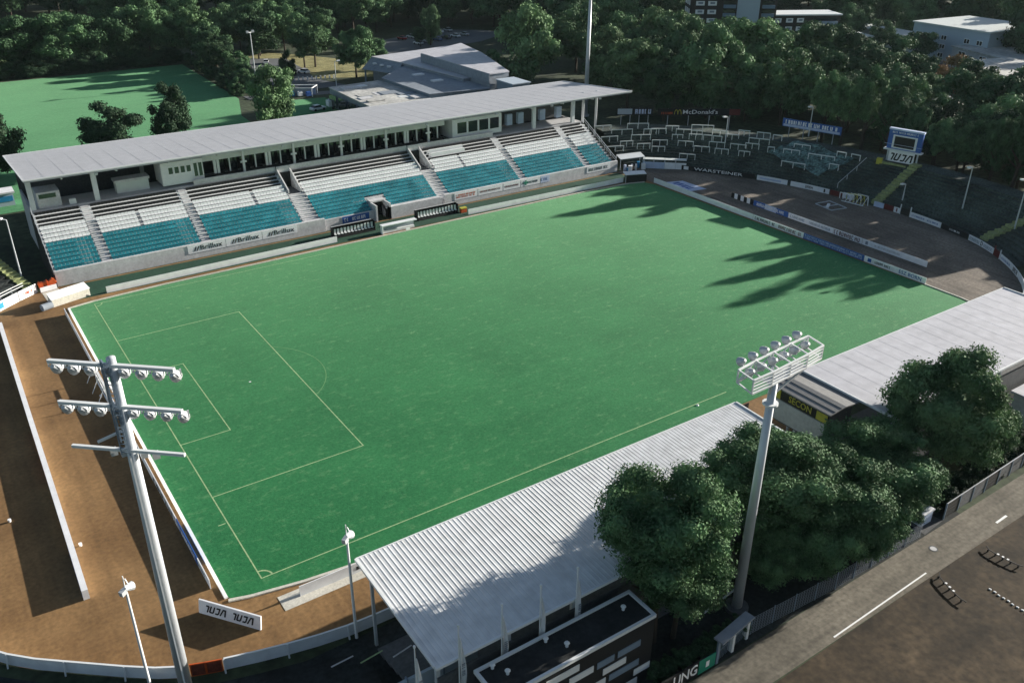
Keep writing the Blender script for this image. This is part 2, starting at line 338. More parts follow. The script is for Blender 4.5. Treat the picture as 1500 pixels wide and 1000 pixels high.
# training pitch and its surroundings beyond the main stand
sheet('training_pitch', 'training_grass', [(-40,118),(54,118),(56.5,169),(62.6,189),(64.2,249.3),(-40,247)], 0.05)
sheet('grass_lawn', 'training_grass', [(62,150),(84,150),(83.5,178),(70,180),(63.5,172)], 0.04)
sheet('dry_grass_bank', 'dry_grass', [(88,206),(112,196),(118,222),(104,246),(96,256),(86,252),(94,236)], 0.05)
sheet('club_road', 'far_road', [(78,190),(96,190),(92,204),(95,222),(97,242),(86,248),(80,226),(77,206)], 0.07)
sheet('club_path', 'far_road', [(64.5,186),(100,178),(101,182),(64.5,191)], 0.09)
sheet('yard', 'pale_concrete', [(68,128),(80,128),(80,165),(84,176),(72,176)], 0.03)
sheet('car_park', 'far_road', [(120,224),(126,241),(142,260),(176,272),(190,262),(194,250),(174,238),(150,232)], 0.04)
sheet('meadow', 'meadow', [(-20,268),(60,262),(84,300),(78,330),(20,345),(-40,340)], 0.03)
sheet('park_path', 'pale_road', [(44,352),(56,346),(92,318),(93,321),(57,350),(45,356)], 0.08)
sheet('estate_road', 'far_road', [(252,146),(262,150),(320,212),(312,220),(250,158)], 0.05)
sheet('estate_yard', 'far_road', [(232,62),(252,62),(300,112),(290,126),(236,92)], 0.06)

# road and dirt car park at the near right corner
sheet('road', 'pale_road', [(12,-33.0),(12,-29.4),(31,-29.3),(54,-29.2),(120,-28.6),(120,-32.9),(63,-32.7)], 0.03)
sheet('parking_ground', 'lot_dirt', [(12,-90),(120,-90),(120,-32.6),(62,-32.6),(31,-33.0),(12,-33.2)], 0.015)
rl = MB()
structure(MB().sheet([(36.4,-32.62),(49.6,-32.32),(49.6,-32.18),(36.4,-32.48)], 0.036).build('road_marking', 'white_paint'))
structure(MB().sheet([(61.6,-32.0),(63.5,-31.95),(63.5,-31.72),(61.6,-31.78)], 0.036).build('road_marking', 'white_paint'))
mh = MB(); mh.cyl((53.1,-30.7,.031),(53.1,-30.7,.045),.42,n=16,mi=0); mh.cyl((53.1,-30.7,.045),(53.1,-30.7,.05),.3,n=16,mi=1)
tag(mh.build('manhole_cover', ['dark_concrete','pale_concrete']), 'round pale manhole cover in the middle of the road', 'manhole')
# forecourt and kerb steps behind the near stand
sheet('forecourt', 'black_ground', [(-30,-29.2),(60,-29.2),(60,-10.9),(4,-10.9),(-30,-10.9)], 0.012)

# ------------------------------------------------------------------ terraces
def terrace(label, path, n, d0, dep, rise, walk, group, zbase=0.0, m='terrace_dark'):
    t = thing('curved_terrace', label, 'terrace', (path[len(path)//2].x, path[len(path)//2].y, 0), 0, group)
    for k in range(n):
        i = offset(path, d0+k*dep); o = offset(path, d0+(k+1)*dep if k < n-1 else d0+n*dep+walk); z = zbase+rise*(k+1); mb = MB()
        for j in range(len(path)-1):
            mb.quad((i[j].x,i[j].y,z-rise),(i[j+1].x,i[j+1].y,z-rise),(i[j+1].x,i[j+1].y,z),(i[j].x,i[j].y,z))
            mb.quad((i[j].x,i[j].y,z),(i[j+1].x,i[j+1].y,z),(o[j+1].x,o[j+1].y,z),(o[j].x,o[j].y,z))
        if k == n-1:
            e = offset(path, d0+n*dep+walk+5)
            for j in range(len(path)-1): mb.quad((o[j].x,o[j].y,z),(o[j+1].x,o[j+1].y,z),(e[j+1].x,e[j+1].y,1.5),(e[j].x,e[j].y,1.5))
        mb.build('step', m, t)
    return t
def arc_between(path, a, b, step=4): return cutpath(path, near_s(path, a), near_s(path, b), step)
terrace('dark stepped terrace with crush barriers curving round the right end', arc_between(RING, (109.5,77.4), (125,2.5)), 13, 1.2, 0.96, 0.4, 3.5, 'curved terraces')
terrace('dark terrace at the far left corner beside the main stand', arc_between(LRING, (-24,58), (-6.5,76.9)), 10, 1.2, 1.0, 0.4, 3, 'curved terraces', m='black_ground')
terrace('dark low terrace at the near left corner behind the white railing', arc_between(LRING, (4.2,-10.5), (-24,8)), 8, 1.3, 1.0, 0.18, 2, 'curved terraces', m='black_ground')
def hgt(q, path=RING):
    q = Vector(q); best = 1e9
    for a, b in zip(path[:-1], path[1:]):
        d = b-a; t = max(0, min(1, (q-a).dot(d)/d.dot(d))); best = min(best, (a+d*t-q).length)
    return max(0, min(13, math.floor((best-1.2)/0.96)+1))*0.4
def stairway(label, a, b, wd, z0, z1, n, m='stair_yellow'):
    a = Vector(a); b = Vector(b); d = b-a; nn = Vector((-d.y, d.x)).normalized()*wd/2
    t = thing('stairway', label, 'stairs', (a.x, a.y, 0))
    me = None
    for k in range(n):
        p = a+d*k/n; q = a+d*(k+1)/n; z = z0+(z1-z0)*(k+1)/n+0.03; z = (hgt((p+q)/2)+0.42 if a.x > 100 else z+0.5)+0.012*(k % 2); zb = max(0.02, z-1.0)
        MB().prism([(p.x-nn.x,p.y-nn.y),(q.x-nn.x,q.y-nn.y),(q.x+nn.x,q.y+nn.y),(p.x+nn.x,p.y+nn.y)], max(0.02, zb), z).build('step', m, t)
stairway('yellow green stairway on the terrace below the scoreboard', (134.2,34.0), (147.6,35.0), 1.7, 0.0, 5.1, 22)
stairway('yellow green stairway on the terrace at the right edge', (132.6,11.4), (143.5,6.2), 1.7, 0.0, 5.1, 20)
stairway('yellow green stairway on the far left terrace beside the light pole', (-6.9,77.7), (-12.2,90.5), 1.6, 0.0, 4.2, 16)

# ------------------------------------------------------------------ main stand
X0, X1 = -3.2, 106.5; ROWS = 15; YF = 78.2; ZF = 1.6; DEP = 11.8/15; RISE = 6.4/15
st = thing('main_grandstand', 'long covered grandstand with teal white and black seats on the far side', 'grandstand', (51.6, 84, 0))
def tunnel_cut(x, k): return (50.0 < x < 52.6) and k < 3
AISLES = [(3.8,4.95),(19.2,20.35),(36.7,39.3),(63.2,65.8),(82.2,83.5),(98.5,99.7)]
VOMS = [(37.0,39.1),(63.5,65.6)]
for k in range(ROWS):
    y0 = YF+k*DEP; z = ZF+k*RISE; mb = MB()
    segs = [(X0, X1)]
    if k >= 9: segs = [(X0,37.0),(39.1,63.5),(65.6,X1)]
    if k < 3: segs = [(X0,50.0),(52.4,X1)]
    for a, b in segs: mb.box(a, b, y0, y0+DEP+(0.6 if k == ROWS-1 else 0.0), z-RISE-0.3 if k else 0.0, z)
    mb.build('tier', 'trim_white' if k >= 11 else 'pale_concrete', st)
fw = MB(); fw.box(X0,40.1,77.7,78.18,0,2.35); fw.box(64.2,X1,77.7,78.18,0,2.35); fw.box(40.1,50.0,77.9,78.18,0,2.0)
fw.build('front_wall', 'pale_concrete', st)
# bay with the players' tunnel
bw = MB(); bw.box(52.4,63.0,77.2,78.18,0,2.3); bw.build('front_wall', 'pale_concrete', st)
tn = MB(); tn.box(49.7,50.0,77.2,80.6,0,3.0); tn.box(52.4,52.7,77.2,80.6,0,3.0); tn.box(49.7,52.7,80.6,80.9,0,3.4); tn.box(49.7,52.7,79.4,80.6,2.95,3.2)
tn.build('players_tunnel', 'pale_concrete', st)
MB().box(50.02,52.38,80.3,80.58,0.02,2.4).build('tunnel_door', 'black_paint', st)
for a, b in VOMS:
    v = MB(); ya = YF+9*DEP; yb_ = YF+15*DEP
    for xa, xb in ((a-.22,a-.002),(b+.002,b+.22)): v.add([(xa,ya,4.9),(xb,ya,4.9),(xb,yb_,4.9),(xa,yb_,4.9),(xa,ya,5.95),(xb,ya,5.95),(xb,yb_,8.5),(xa,yb_,8.5)],[(3,2,1,0),(4,5,6,7),(0,1,5,4),(1,2,6,5),(2,3,7,6),(3,0,4,7)])
    v.box(a-.22,b+.22,yb_+.002,yb_+.25,7.2,9.0)
    v.build('vomitory', 'pale_concrete', st)
    MB().box(a,b,YF+9*DEP,YF+15*DEP,4.9,5.2).build('vomitory_floor', 'dark_concrete', st)
    MB().box(a,b,YF+14.6*DEP,YF+15*DEP-.01,5.21,7.9).build('vomitory_door', 'black_paint', st)  # black block puts the dark of the opening into colour
for a, b in AISLES:      # two steps per row, standing a little proud
    kk = range(ROWS) if (b-a) < 2 else range(9)
    mb = MB()
    for k in kk:
        y0 = YF+k*DEP; z = ZF+k*RISE
        mb.box(a,b,y0+DEP*.45,y0+DEP-.003,z+.003,z+RISE*.5); mb.box(a,b,y0+.003,y0+DEP*.45,z+.003,z+.02)
    mb.build('aisle', 'pale_concrete', st)
# seats
def seat_mesh(m):
    b = MB(); b.box(-.25,.25,-.31,.02,.34,.40); b.add([(-.25,.0,.38),(.25,.0,.38),(.25,.09,.80),(-.25,.09,.80),(-.25,.05,.38),(.25,.05,.38),(.25,.13,.80),(-.25,.13,.80)], [(0,1,2,3),(7,6,5,4),(3,2,6,7),(0,3,7,4),(1,5,6,2)])
    b.box(-.05,.05,-.12,.0,0.0,.34); return b.mesh('seat', m)
def folded_mesh(m):
    b = MB(); b.box(-.265,.265,-.05,.05,.06,.30); b.add([(-.265,.06,.10),(.265,.06,.10),(.265,.09,.45),(-.265,.09,.45),(-.265,.10,.10),(.265,.10,.10),(.265,.13,.45),(-.265,.13,.45)], [(0,1,2,3),(7,6,5,4),(3,2,6,7),(0,3,7,4),(1,5,6,2)])
    b.box(-.05,.05,-.04,.04,0.0,.055); return b.mesh('seat', m)
SM = {m: seat_mesh(m) for m in ('seat_teal','seat_white')}; SM['seat_black'] = folded_mesh('seat_black')
PITCHX = 0.545
cand = []
for k in range(ROWS):
    m = 'seat_teal' if k < 7 else ('seat_white' if k < 11 else 'seat_black')
    y = YF+k*DEP+.50; z = ZF+k*RISE+.002
    n = int((X1-X0-.8)/PITCHX)
    for i in range(n):
        x = X0+.55+i*PITCHX
        if any(a-.2 < x < b+.2 for a, b in AISLES if (b-a) < 2 or k < 9): continue
        if any(a-.5 < x < b+.5 for a, b in VOMS) and k >= 8: continue
        if 49.4 < x < 53 and k < 4: continue
        if k == 0 and 52.4 < x < 63: pass
        if 7 <= k < 11 and min(abs(x-11.5), abs(x-30.5), abs(x-72.3)) < .28: continue
        if k in (12, 13) and 67 < x < 75: continue
        cand.append((math.dist((x,y,z), (-15.5,-61.4,54.7)), x, y, z, m))
cand.sort()
for d, x, y, z, m in cand[:298]:
    o = bpy.data.objects.new('seat', SM[m]); COL.objects.link(o); o.parent = st; o.location = (x-51.6, y-84, z); o.rotation_euler = (0,0,rnd.uniform(-.03,.03))
for m in SM:
    b = MB(); src = SM[m]; vs = [v.co.copy() for v in src.vertices]; fs = [tuple(p.vertices) for p in src.polygons]
    for d, x, y, z, mm in cand[298:]:
        if mm == m: b.add([(v.x+x, v.y+y, v.z+z) for v in vs], fs)
    stuff(b.build('seating', m, st))
# press benches in the upper block
pb = MB()
for k in (12, 13): pb.box(67.2,74.8,YF+k*DEP+.1,YF+k*DEP+.5,ZF+k*RISE+.7,ZF+k*RISE+.76); pb.box(67.2,74.8,YF+k*DEP+.08,YF+k*DEP+.1,ZF+k*RISE+.01,ZF+k*RISE+.76)
pb.build('press_desk', 'trim_white', st)
# concourse, parapet
MB().box(X0,X1,YF+15*DEP+.6,96,7.6,8.05).build('concourse', 'concrete', st)
MB().box(22.2,36.7,90.32,90.55,8.02,8.95).build('parapet', 'pale_concrete', st); MB().box(39.4,63.2,90.32,90.55,8.02,8.95).build('parapet', 'pale_concrete', st); MB().box(65.9,83.2,90.32,90.55,8.02,8.95).build('parapet', 'pale_concrete', st)
# lounge floor under the roof
MB().box(17.6,86,96,96.3,8.05,12.52).build('lounge_wall', 'black_wall', st)
MB().box(-3,106.4,104,104.3,0,11.85).build('back_wall', 'dark_concrete', st)
MB().box(-3,-2.7,90.7,104,0,8.0).build('side_wall', 'concrete', st); MB().box(106.1,106.4,90.7,104,0,8.0).build('side_wall', 'concrete', st)
hd = MB(); hd.box(24.6,72.8,92.0,92.35,11.35,12.35); hd.build('lounge_fascia', 'pale_trim', st)
hd = MB(); hd.box(24.6,74,91.9,96,12.36,12.5); hd.build('lounge_ceiling', 'pale_trim', st)
MB().box(24.6,72.8,92.1,92.2,8.05,8.95).build('lounge_front', 'black_wall', st)
SPX = 2.33
for i in range(21):
    x = 26.9+i*SPX
    if x > 72: break
    if i % 4 == 0: MB().box(x-.5,x-.08,91.95,92.3,9.0,11.34).build('lounge_pier', 'trim_white', st); MB().box(x+.08,x+.5,91.95,92.3,9.0,11.34).build('lounge_pier', 'trim_white', st)
    elif i % 4 == 2: MB().box(x-.18,x+.18,91.4,91.8,8.06,12.6).build('column', 'trim_white', st); MB().box(x-.55,x+.55,91.5,91.7,10.3,10.6).build('speaker', 'trim_white', st)
    else: MB().box(x-.09,x+.09,92.0,92.3,9.0,11.34).build('lounge_pier', 'trim_white', st)
    # furniture and glass doors inside, dim
    MB().box(x+.3,x+2.0,94.5,94.56,8.1,11.0).build('lounge_glass', 'glass_dark', st)
def cabin(x0, x1, wins, z0=8.4, z1=12.3):
    c = MB().box(x0,x1,91.3,96,z0,z1).build('control_cabin', 'trim_white', st)
    for a, b, c0, c1 in wins:
        MB().box(a,b,91.26,91.298,c0,c1).build('window', 'glass_dark', c)
        f = MB(); f.box(a-.07,b+.07,91.22,91.297,c1+.002,c1+.08); f.box(a-.07,b+.07,91.22,91.297,c0-.08,c0-.002); f.box(a-.08,a-.002,91.22,91.297,c0,c1); f.box(b+.002,b+.08,91.22,91.297,c0,c1); f.build('window_frame', 'white_paint', c)
cabin(17.4,24.4,[(18.6+i*1.0,19.3+i*1.0,10.3,11.4) for i in range(4)]+[(22.8,23.4,9.3,11.6),(23.6,24.2,9.3,11.6)])
cabin(74.2,86.0,[(75.3+i*2.6,77.5+i*2.6,9.4,11.6) for i in range(4)])
# small rooms and kit on the concourse
k1 = MB().box(-1.9,1.5,91.2,95,8.06,10.6).build('kiosk', 'pale_concrete', st); MB().box(-1.6,0.9,91.16,91.198,9.6,10.3).build('window', 'glass_dark', k1)
MB().box(2.6,3.6,91.0,91.6,8.06,8.9).build('bin', 'trim_white', st)
MB().box(10.2,15.4,92.5,94.4,8.06,9.9).build('bar_counter', 'pale_trim', st); MB().box(10.0,15.6,92.3,94.6,9.91,10.3).build('bar_top', 'pale_concrete', st)
MB().box(86.2,104,97,97.3,8.06,12.3).build('wall', 'dark_concrete', st)
for x in (88.6, 91.5, 97.2, 101.6): MB().box(x,x+1.4,93.2,94.0,8.9,11.2).build('banner', 'pale_blue', st)
for x in (-2.7, 6.8, 94.0, 104.4): MB().box(x-.38,x+.38,90.75,91.3,8.06,12.95).build('column', 'trim_white', st)
for x in (16, 30, 45, 60, 75, 88): MB().box(x-.3,x+.3,99,99.6,8.06,12.28).build('column', 'concrete', st)
# roof, a thin wedge falling to the back
RX0, RX1, RY0, RY1 = -3.4, 118.8, 88.5, 113.6
rf = MB(); zf, zb = 13.55, 11.5
rf.add([(RX0,RY0,zf-.35),(RX1,RY0,zf-.35),(RX1,RY1,zb-.35),(RX0,RY1,zb-.35),(RX0,RY0,zf),(RX1,RY0,zf),(RX1,RY1,zb),(RX0,RY1,zb)], [(3,2,1,0),(4,5,6,7),(0,1,5,4),(1,2,6,5),(2,3,7,6),(3,0,4,7)])
roof = rf.build('roof', 'stand_roof', st)
sm_ = MB()
for i in range(1, 41):
    x = RX0+i*(RX1-RX0)/41; sm_.beam((x,RY0+.1,zf+.004),(x,RY1-.1,zb+.004),.04,.012)
sm_.build('roof_seam', 'stand_roof', roof)
tr = MB(); tr.beam((RX0-.06,RY0-.06,zf+.02),(RX1+.06,RY0-.06,zf+.02),.12,.2); tr.beam((RX0-.06,RY0,zf+.02),(RX0-.06,RY1,zb+.02),.12,.2); tr.beam((RX1+.06,RY0,zf+.02),(RX1+.06,RY1,zb+.02),.12,.2); tr.beam((RX0,RY1+.06,zb+.03),(RX1,RY1+.06,zb+.03),.12,.16)
tr.build('roof_edge', 'trim_white', roof)
for i in range(14): x = 2+i*8.2; MB().beam((x,89.2,13.0),(x,104,11.9),.25,.5).build('rafter', 'pale_trim', st)
for x in (7,22,38,52,67,83,97,110): MB().box(x-.25,x+.25,88.6,88.9,12.75,13.1).build('floodlight', 'lamp_metal', st)
for x in (110.4, 114.2): MB().cyl((x,95,0),(x,95,13.1),.3,n=10).build('column', 'steel', st)
# side rails
for x in (X0-.05, X1+.05):
    r_ = MB(); r_.beam((x,78.2,2.7),(x,90.3,9.2),.08,.08); r_.beam((x,78.2,2.2),(x,90.3,8.7),.05,.05)
    for k in range(7): yy = 78.3+k*1.95; zz = 1.6+(yy-78.2)*.542; r_.beam((x,yy,zz-.4),(x,yy,zz+1.1),.07,.07)
    r_.build('railing', 'steel', st)
sw = MB(); sw.add([(X0-.2,78.2,0),(X0-.2,90.5,0),(X0-.2,90.5,8),(X0-.2,78.2,1.7),(X0-.002,78.2,0),(X0-.002,90.5,0),(X0-.002,90.5,8),(X0-.002,78.2,1.7)], [(0,1,2,3),(7,6,5,4),(3,2,6,7),(0,3,7,4),(1,5,6,2)]); sw.build('side_wall', 'black_wall', st)
sw = MB(); sw.add([(X1+.002,78.2,0),(X1+.002,90.5,0),(X1+.002,90.5,8),(X1+.002,78.2,1.7),(X1+.2,78.2,0),(X1+.2,90.5,0),(X1+.2,90.5,8),(X1+.2,78.2,1.7)], [(0,1,2,3),(7,6,5,4),(3,2,6,7),(0,3,7,4),(1,5,6,2)]); sw.build('side_wall', 'black_wall', st)
# banners hung on the front wall of the stand
FY = 77.68
for x, lab in ((16.4,'leftmost'), (22.6,'middle'), (28.8,'rightmost')):
    b = MB().box(x,x+6.1,FY-.03,FY,0.9,2.3).build('wall_banner', 'white_board')
    tag(b, {'leftmost':'white banner with black lettering nearest the second aisle of the stand', 'middle':'white banner with black lettering between two alike on the stand front', 'rightmost':'white banner with black lettering ending at the wide third aisle'}[lab], 'banner', 'paint banners on the stand front wall')
    text('Brillux', .82, 'black_paint', b, (x+3.75,FY-.035,1.62), (1,0,0), (0,0,1), width=3.6)
    lg = MB()
    for q in (0, .42): lg.add([(x+.9+q,FY-.05,1.2),(x+1.1+q,FY-.05,1.2),(x+1.45+q,FY-.05,1.95),(x+1.25+q,FY-.05,1.95)], [(0,1,2,3)])
    lg.build('logo', 'black_paint', b)
def banner(x0, x1, z0, z1, m, label, pm='black_paint', seed=1, ph=.5, y=FY, rows=1, txt=None, frac=.85):
    b = MB().box(x0,x1,y-.03,y,z0,z1).build('wall_banner', m); tag(b, label, 'banner', 'banners on the stand front wall')
    if txt: text(txt, ph, pm, b, ((x0+x1)/2,y-.035,(z0+z1)/2), (1,0,0), (0,0,1))
    else: strokes(ph, (x1-x0)*frac, pm, b, ((x0+x1)/2,y-.032,(z0+z1)/2), (1,0,0), (0,0,1), seed, rows=rows)
    return b
banner(43.4,48.6,0.7,1.9,'blue_paint','dark blue banner with white lettering left of the players tunnel','white_paint',3,.6,77.88)
ob = banner(66.3,71.4,0.9,2.25,'white_board','white banner with orange print right of the fourth aisle','orange_paint',5,.8,rows=2)
banner(71.6,77.2,0.9,2.25,'white_board','white banner with faint red lettering beside the orange one','rust_red',6,.35)
banner(77.4,81.4,0.9,2.25,'white_board','white banner with faint lettering left of the fifth aisle','rust_red',8,.35)
gb = banner(81.6,86.2,0.9,2.25,'white_board','white banner with a green cross in the front wall row','black_paint',9,.45)
gc = MB(); gc.box(82.6,82.9,FY-.08,FY-.05,1.1,2.1); gc.box(82.2,83.3,FY-.081,FY-.051,1.45,1.75); gc.build('logo', 'green_paint', gb)
banner(86.4,88.6,0.9,2.25,'pale_blue','small pale blue banner on the stand front wall','blue_paint',10,.5)
banner(98.2,104.5,0.9,2.25,'white_board','white banner with dark letters at the right end of the stand','black_paint',11,.6)

# ------------------------------------------------------------------ near side stands
def near_stand(label, x0, x1, yf, yb, zf, zb, rib, m, cx):
    t = thing('covered_terrace', label, 'grandstand', ((x0+x1)/2, (yf+yb)/2, 0), 0, 'covered stands along the near touchline')
    mb = MB()
    if rib:
        n = int((x1-x0)/.4); w_ = (x1-x0)/n
        for i in range(n):
            a = x0+i*w_; prof = [(a,0.0),(a+w_*.62,0.0),(a+w_*.72,.022),(a+w_*.9,.022),(a+w_,0.0)]
            for (xa, za), (xb, zb_) in zip(prof[:-1], prof[1:]):
                mb.quad((xa,yb,zb+za),(xb,yb,zb+zb_),(xb,yf,zf+zb_),(xa,yf,zf+za))
        mb.add([(x0,yf,zf-.2),(x1,yf,zf-.2),(x1,yb,zb-.2),(x0,yb,zb-.2)], [(0,1,2,3)])
    else:
        mb.add([(x0,yf,zf-.2),(x1,yf,zf-.2),(x1,yb,zb-.2),(x0,yb,zb-.2),(x0,yf,zf),(x1,yf,zf),(x1,yb,zb),(x0,yb,zb)], [(3,2,1,0),(4,5,6,7),(0,1,5,4),(1,2,6,5),(2,3,7,6),(3,0,4,7)])
    r_ = mb.build('roof', m, t)
    tr = MB(); tr.beam((x0-.1,yb-.1,zb-.05),(x1+.1,yb-.1,zb-.05),.2,.22); tr.beam((x0-.08,yb,zb),(x0-.08,yf,zf),.16,.22); tr.beam((x1+.08,yb,zb),(x1+.08,yf,zf),.16,.22); tr.beam((x0,yf+.06,zf-.05),(x1,yf+.06,zf-.05),.12,.2)
    tr.build('roof_edge', 'trim_white', r_)
    if not rib:
        s_ = MB()
        for i in range(1, int((x1-x0)/2.2)): x = x0+i*2.2; s_.beam((x,yb+.05,zb+.003),(x,yf-.05,zf+.003),.04,.01)
        s_.build('roof_seam', m, r_)
    nb = max(3, int((x1-x0)/6))
    for i in range(nb+1):
        x = x0+.4+(x1-x0-.8)*i/nb
        MB().beam((x,yb+.6,0),(x,yb+.6,zb-.35),.3,.3).build('column', 'steel', t); MB().beam((x,yf-1.6,0),(x,yf-1.6,zf-.35),.22,.22).build('column', 'steel', t)
        MB().beam((x,yb,zb-.32),(x,yf,zf-.32),.18,.24).build('rafter', 'steel_blue', t)
    for k in range(8): MB().box(x0+.2,x1-.2,yf-2.2-k*1.15-1.15,yf-2.2-k*1.15,0.0 if k == 0 else .25*k,.25*(k+1)).build('step', 'dark_concrete', t)
    MB().box(x0+.3,x1-.3,yb+.25,yb+.45,0,zb-1.6).build('back_wall', 'dark_concrete', t)
    return t
near_stand('long corrugated white roofed stand at the bottom of the photo', 4.6, 46.6, -10.9, -23.25, 7.95, 7.55, True, 'corrugated', 0)
near_stand('smooth white roofed stand at the right edge of the photo', 58.3, 98.4, -9.75, -21.6, 7.55, 7.5, False, 'smooth_roof', 0)
# hut on stilts between the two roofs
h = thing('camera_hut', 'grey ridged roof hut with yellow letters standing between two white roofs', 'hut', (55.8,-13,0))
MB().box(53.9,57.8,-16.8,-9.4,3.2,7.15).build('wall', 'dark_concrete', h)
for x in (54.2,57.5):
    for y in (-16.4,-13,-9.8): MB().beam((x,y,0),(x,y,3.2),.25,.25).build('leg', 'steel', h)
ZE, ZRR = 7.35, 7.62
hr = MB(); hr.add([(x,y,z-dz) for dz in (0,.15) for y in (-17.3,-8.9) for x, z in ((53.5,ZE),(55.9,ZRR),(58.3,ZE))],
    [(0,1,4,3),(1,2,5,4),(6,9,10,7),(7,10,11,8),(0,6,7,1),(1,7,8,2),(3,4,10,9),(4,5,11,10),(0,3,9,6),(2,8,11,5)])
hro = hr.build('roof', 'grey_roof', h)
s_ = MB()
for f_ in (.35,.75): s_.beam((53.5+2.4*f_,-17.25,ZE+(ZRR-ZE)*f_+.02),(53.5+2.4*f_,-8.95,ZE+(ZRR-ZE)*f_+.02),.1,.05)
s_.build('roof_seam', 'dark_concrete', hro)
sg = MB().box(53.8,53.898,-16.9,-10.9,5.95,7.0).build('sign_panel', 'black_paint', h)
text('SECON', .75, 'yellow_paint', h, (53.78,-13.4,6.48), (0,-1,0), (0,0,1), width=2.9)
MB().box(53.74,53.797,-16.85,-15.5,6.0,6.95).build('sign_panel', 'yellow_paint', h); MB().box(53.74,53.797,-10.85,-9.5,5.95,7.0).build('sign_panel', 'yellow_paint', h)
MB().box(53.8,53.898,-16.6,-9.6,3.4,5.8).build('wall_cladding', 'concrete', h)
o_ = thing('orange_crate', 'orange box behind the white boards next to the camera hut', 'crate', (52.3,-5.2,0))
MB().box(51.2,53.4,-5.8,-4.6,0.05,1.0).build('body', 'orange_paint', o_); MB().box(51.15,53.45,-5.85,-4.55,1.001,1.12).build('lid', 'orange_paint', o_)
kk = thing('kiosk', 'pale flat roofed kiosk behind the white stand at the right edge', 'kiosk', (83.4,-23.9,0))
MB().box(80.4,86.4,-25.6,-22.3,0,3.7).build('wall', 'pale_concrete', kk); MB().box(80.0,86.8,-26,-22,3.701,3.95).build('roof', 'smooth_roof', kk)
MB().box(81,83.4,-25.66,-25.602,1.1,2.6).build('shutter', 'slate_roof', kk)

# black clubhouse with white panels, bottom edge
b = thing('black_building', 'black flat roofed building with staggered white wall panels', 'building', (14.1,-25.5,0))
BX0,BX1,BY0,BY1,BZ = 7.2,21.2,-27.0,-24.0,6.3
MB().box(BX0,BX1,BY0,BY1,0,BZ-.25).build('wall', 'black_wall', b)
br = MB().box(BX0+.05,BX1-.05,BY0+.05,BY1-.05,BZ-.249,BZ-.12).build('roof', 'black_roof', b)
cp = MB(); cp.box(BX0-.06,BX1+.06,BY0-.06,BY0+.16,BZ-.248,BZ+.06); cp.box(BX0-.06,BX1+.06,BY1-.16,BY1+.06,BZ-.248,BZ+.06); cp.box(BX0-.06,BX0+.16,BY0+.161,BY1-.161,BZ-.248,BZ+.06); cp.box(BX1-.16,BX1+.06,BY0+.161,BY1-.161,BZ-.248,BZ+.06)
cp.build('coping', 'trim_white', br)
for (x, y) in ((9.0,-25.4),(13.9,-25.7),(19.6,-25.2),(8.4,-24.4),(12.9,-24.5)):
    v_ = MB(); v_.cyl((x,y,BZ-.12),(x,y,BZ+.22),.12,n=8); v_.cyl((x,y,BZ+.22),(x,y,BZ+.34),.22,.12,8); v_.build('vent', 'trim_white', br)
ra = random.Random(5); PH = 0.62
for row in range(6):
    x = BX1-.1-(0 if row % 2 == 0 else 1.2)
    while x > BX0+1.5:
        wd = ra.choice((1.6,2.2,2.9,2.2)); z = BZ-.75-row*.98
        if ra.random() < .72:
            m_ = ra.choice(('trim_white','trim_white','trim_white','balcony_blue'))
            MB().box(x-wd,x,BY0-.05,BY0-.002,z-PH,z).build('wall_panel', m_, b)
        x -= wd+ra.choice((.0,.35,.8,1.3))
for row in range(3): MB().box(BX1+.002,BX1+.05,BY0+.3+row*.5,BY0+1.8+row*.3,BZ-1.4-row*1.4,BZ-.85-row*1.4).build('wall_panel', 'balcony_blue', b)
# flags
def flag(x, y, top, lab, k):
    t = thing('flagpole', lab, 'flag', (x, y, 0), 0, 'flags beside the black building')
    MB().cyl((x,y,0),(x,y,top),.07,.045,8).build('pole', 'trim_white', t); MB().cyl((x,y,top),(x,y,top+.16),.09,.09,8).build('finial', 'trim_white', t)
    mb = MB(); n = 14; zt = top-1.0; zl = 5.0
    for i in range(n+1):
        f_ = i/n; z = zt-f_*(zt-zl); wd = .07+.42*math.sin(min(1, f_*1.25)*math.pi*.5)
        for s_ in range(5):
            u_ = s_/4; mb.v.append((x+.05+u_*wd, y-.02+.11*math.sin(u_*7+f_*5+k)*(.4+f_), z-u_*.12*f_))
    for i in range(n):
        for s_ in range(4): mb.f.append((i*5+s_,i*5+s_+1,i*5+s_+6,i*5+s_+5)); mb.mi.append(0)
    fo = mb.build('flag_cloth', 'flag_cloth', t, True); md = fo.modifiers.new('thickness', 'SOLIDIFY'); md.thickness = .02
    if k != 3: strokes(.26, 1.3, 'slate_roof', t, (x+.27,y-.14,6.6 if k else 7.0), (0,0,-1), (1,0,0), 40+k, bold=.28)
for k, (x, lab) in enumerate([(2.9,'limp white flag on the leftmost pole, left of the corrugated roof corner'),(6.2,'limp white flag on the pole at the corrugated roof corner'),(9.7,'limp white flag on a pole at the left corner of the black building'),(13.0,'limp white flag on a pole at the middle of the black building'),(16.3,'limp white flag on the rightmost pole beside the black building')]): flag(x,-23.62,10.7,lab,k)

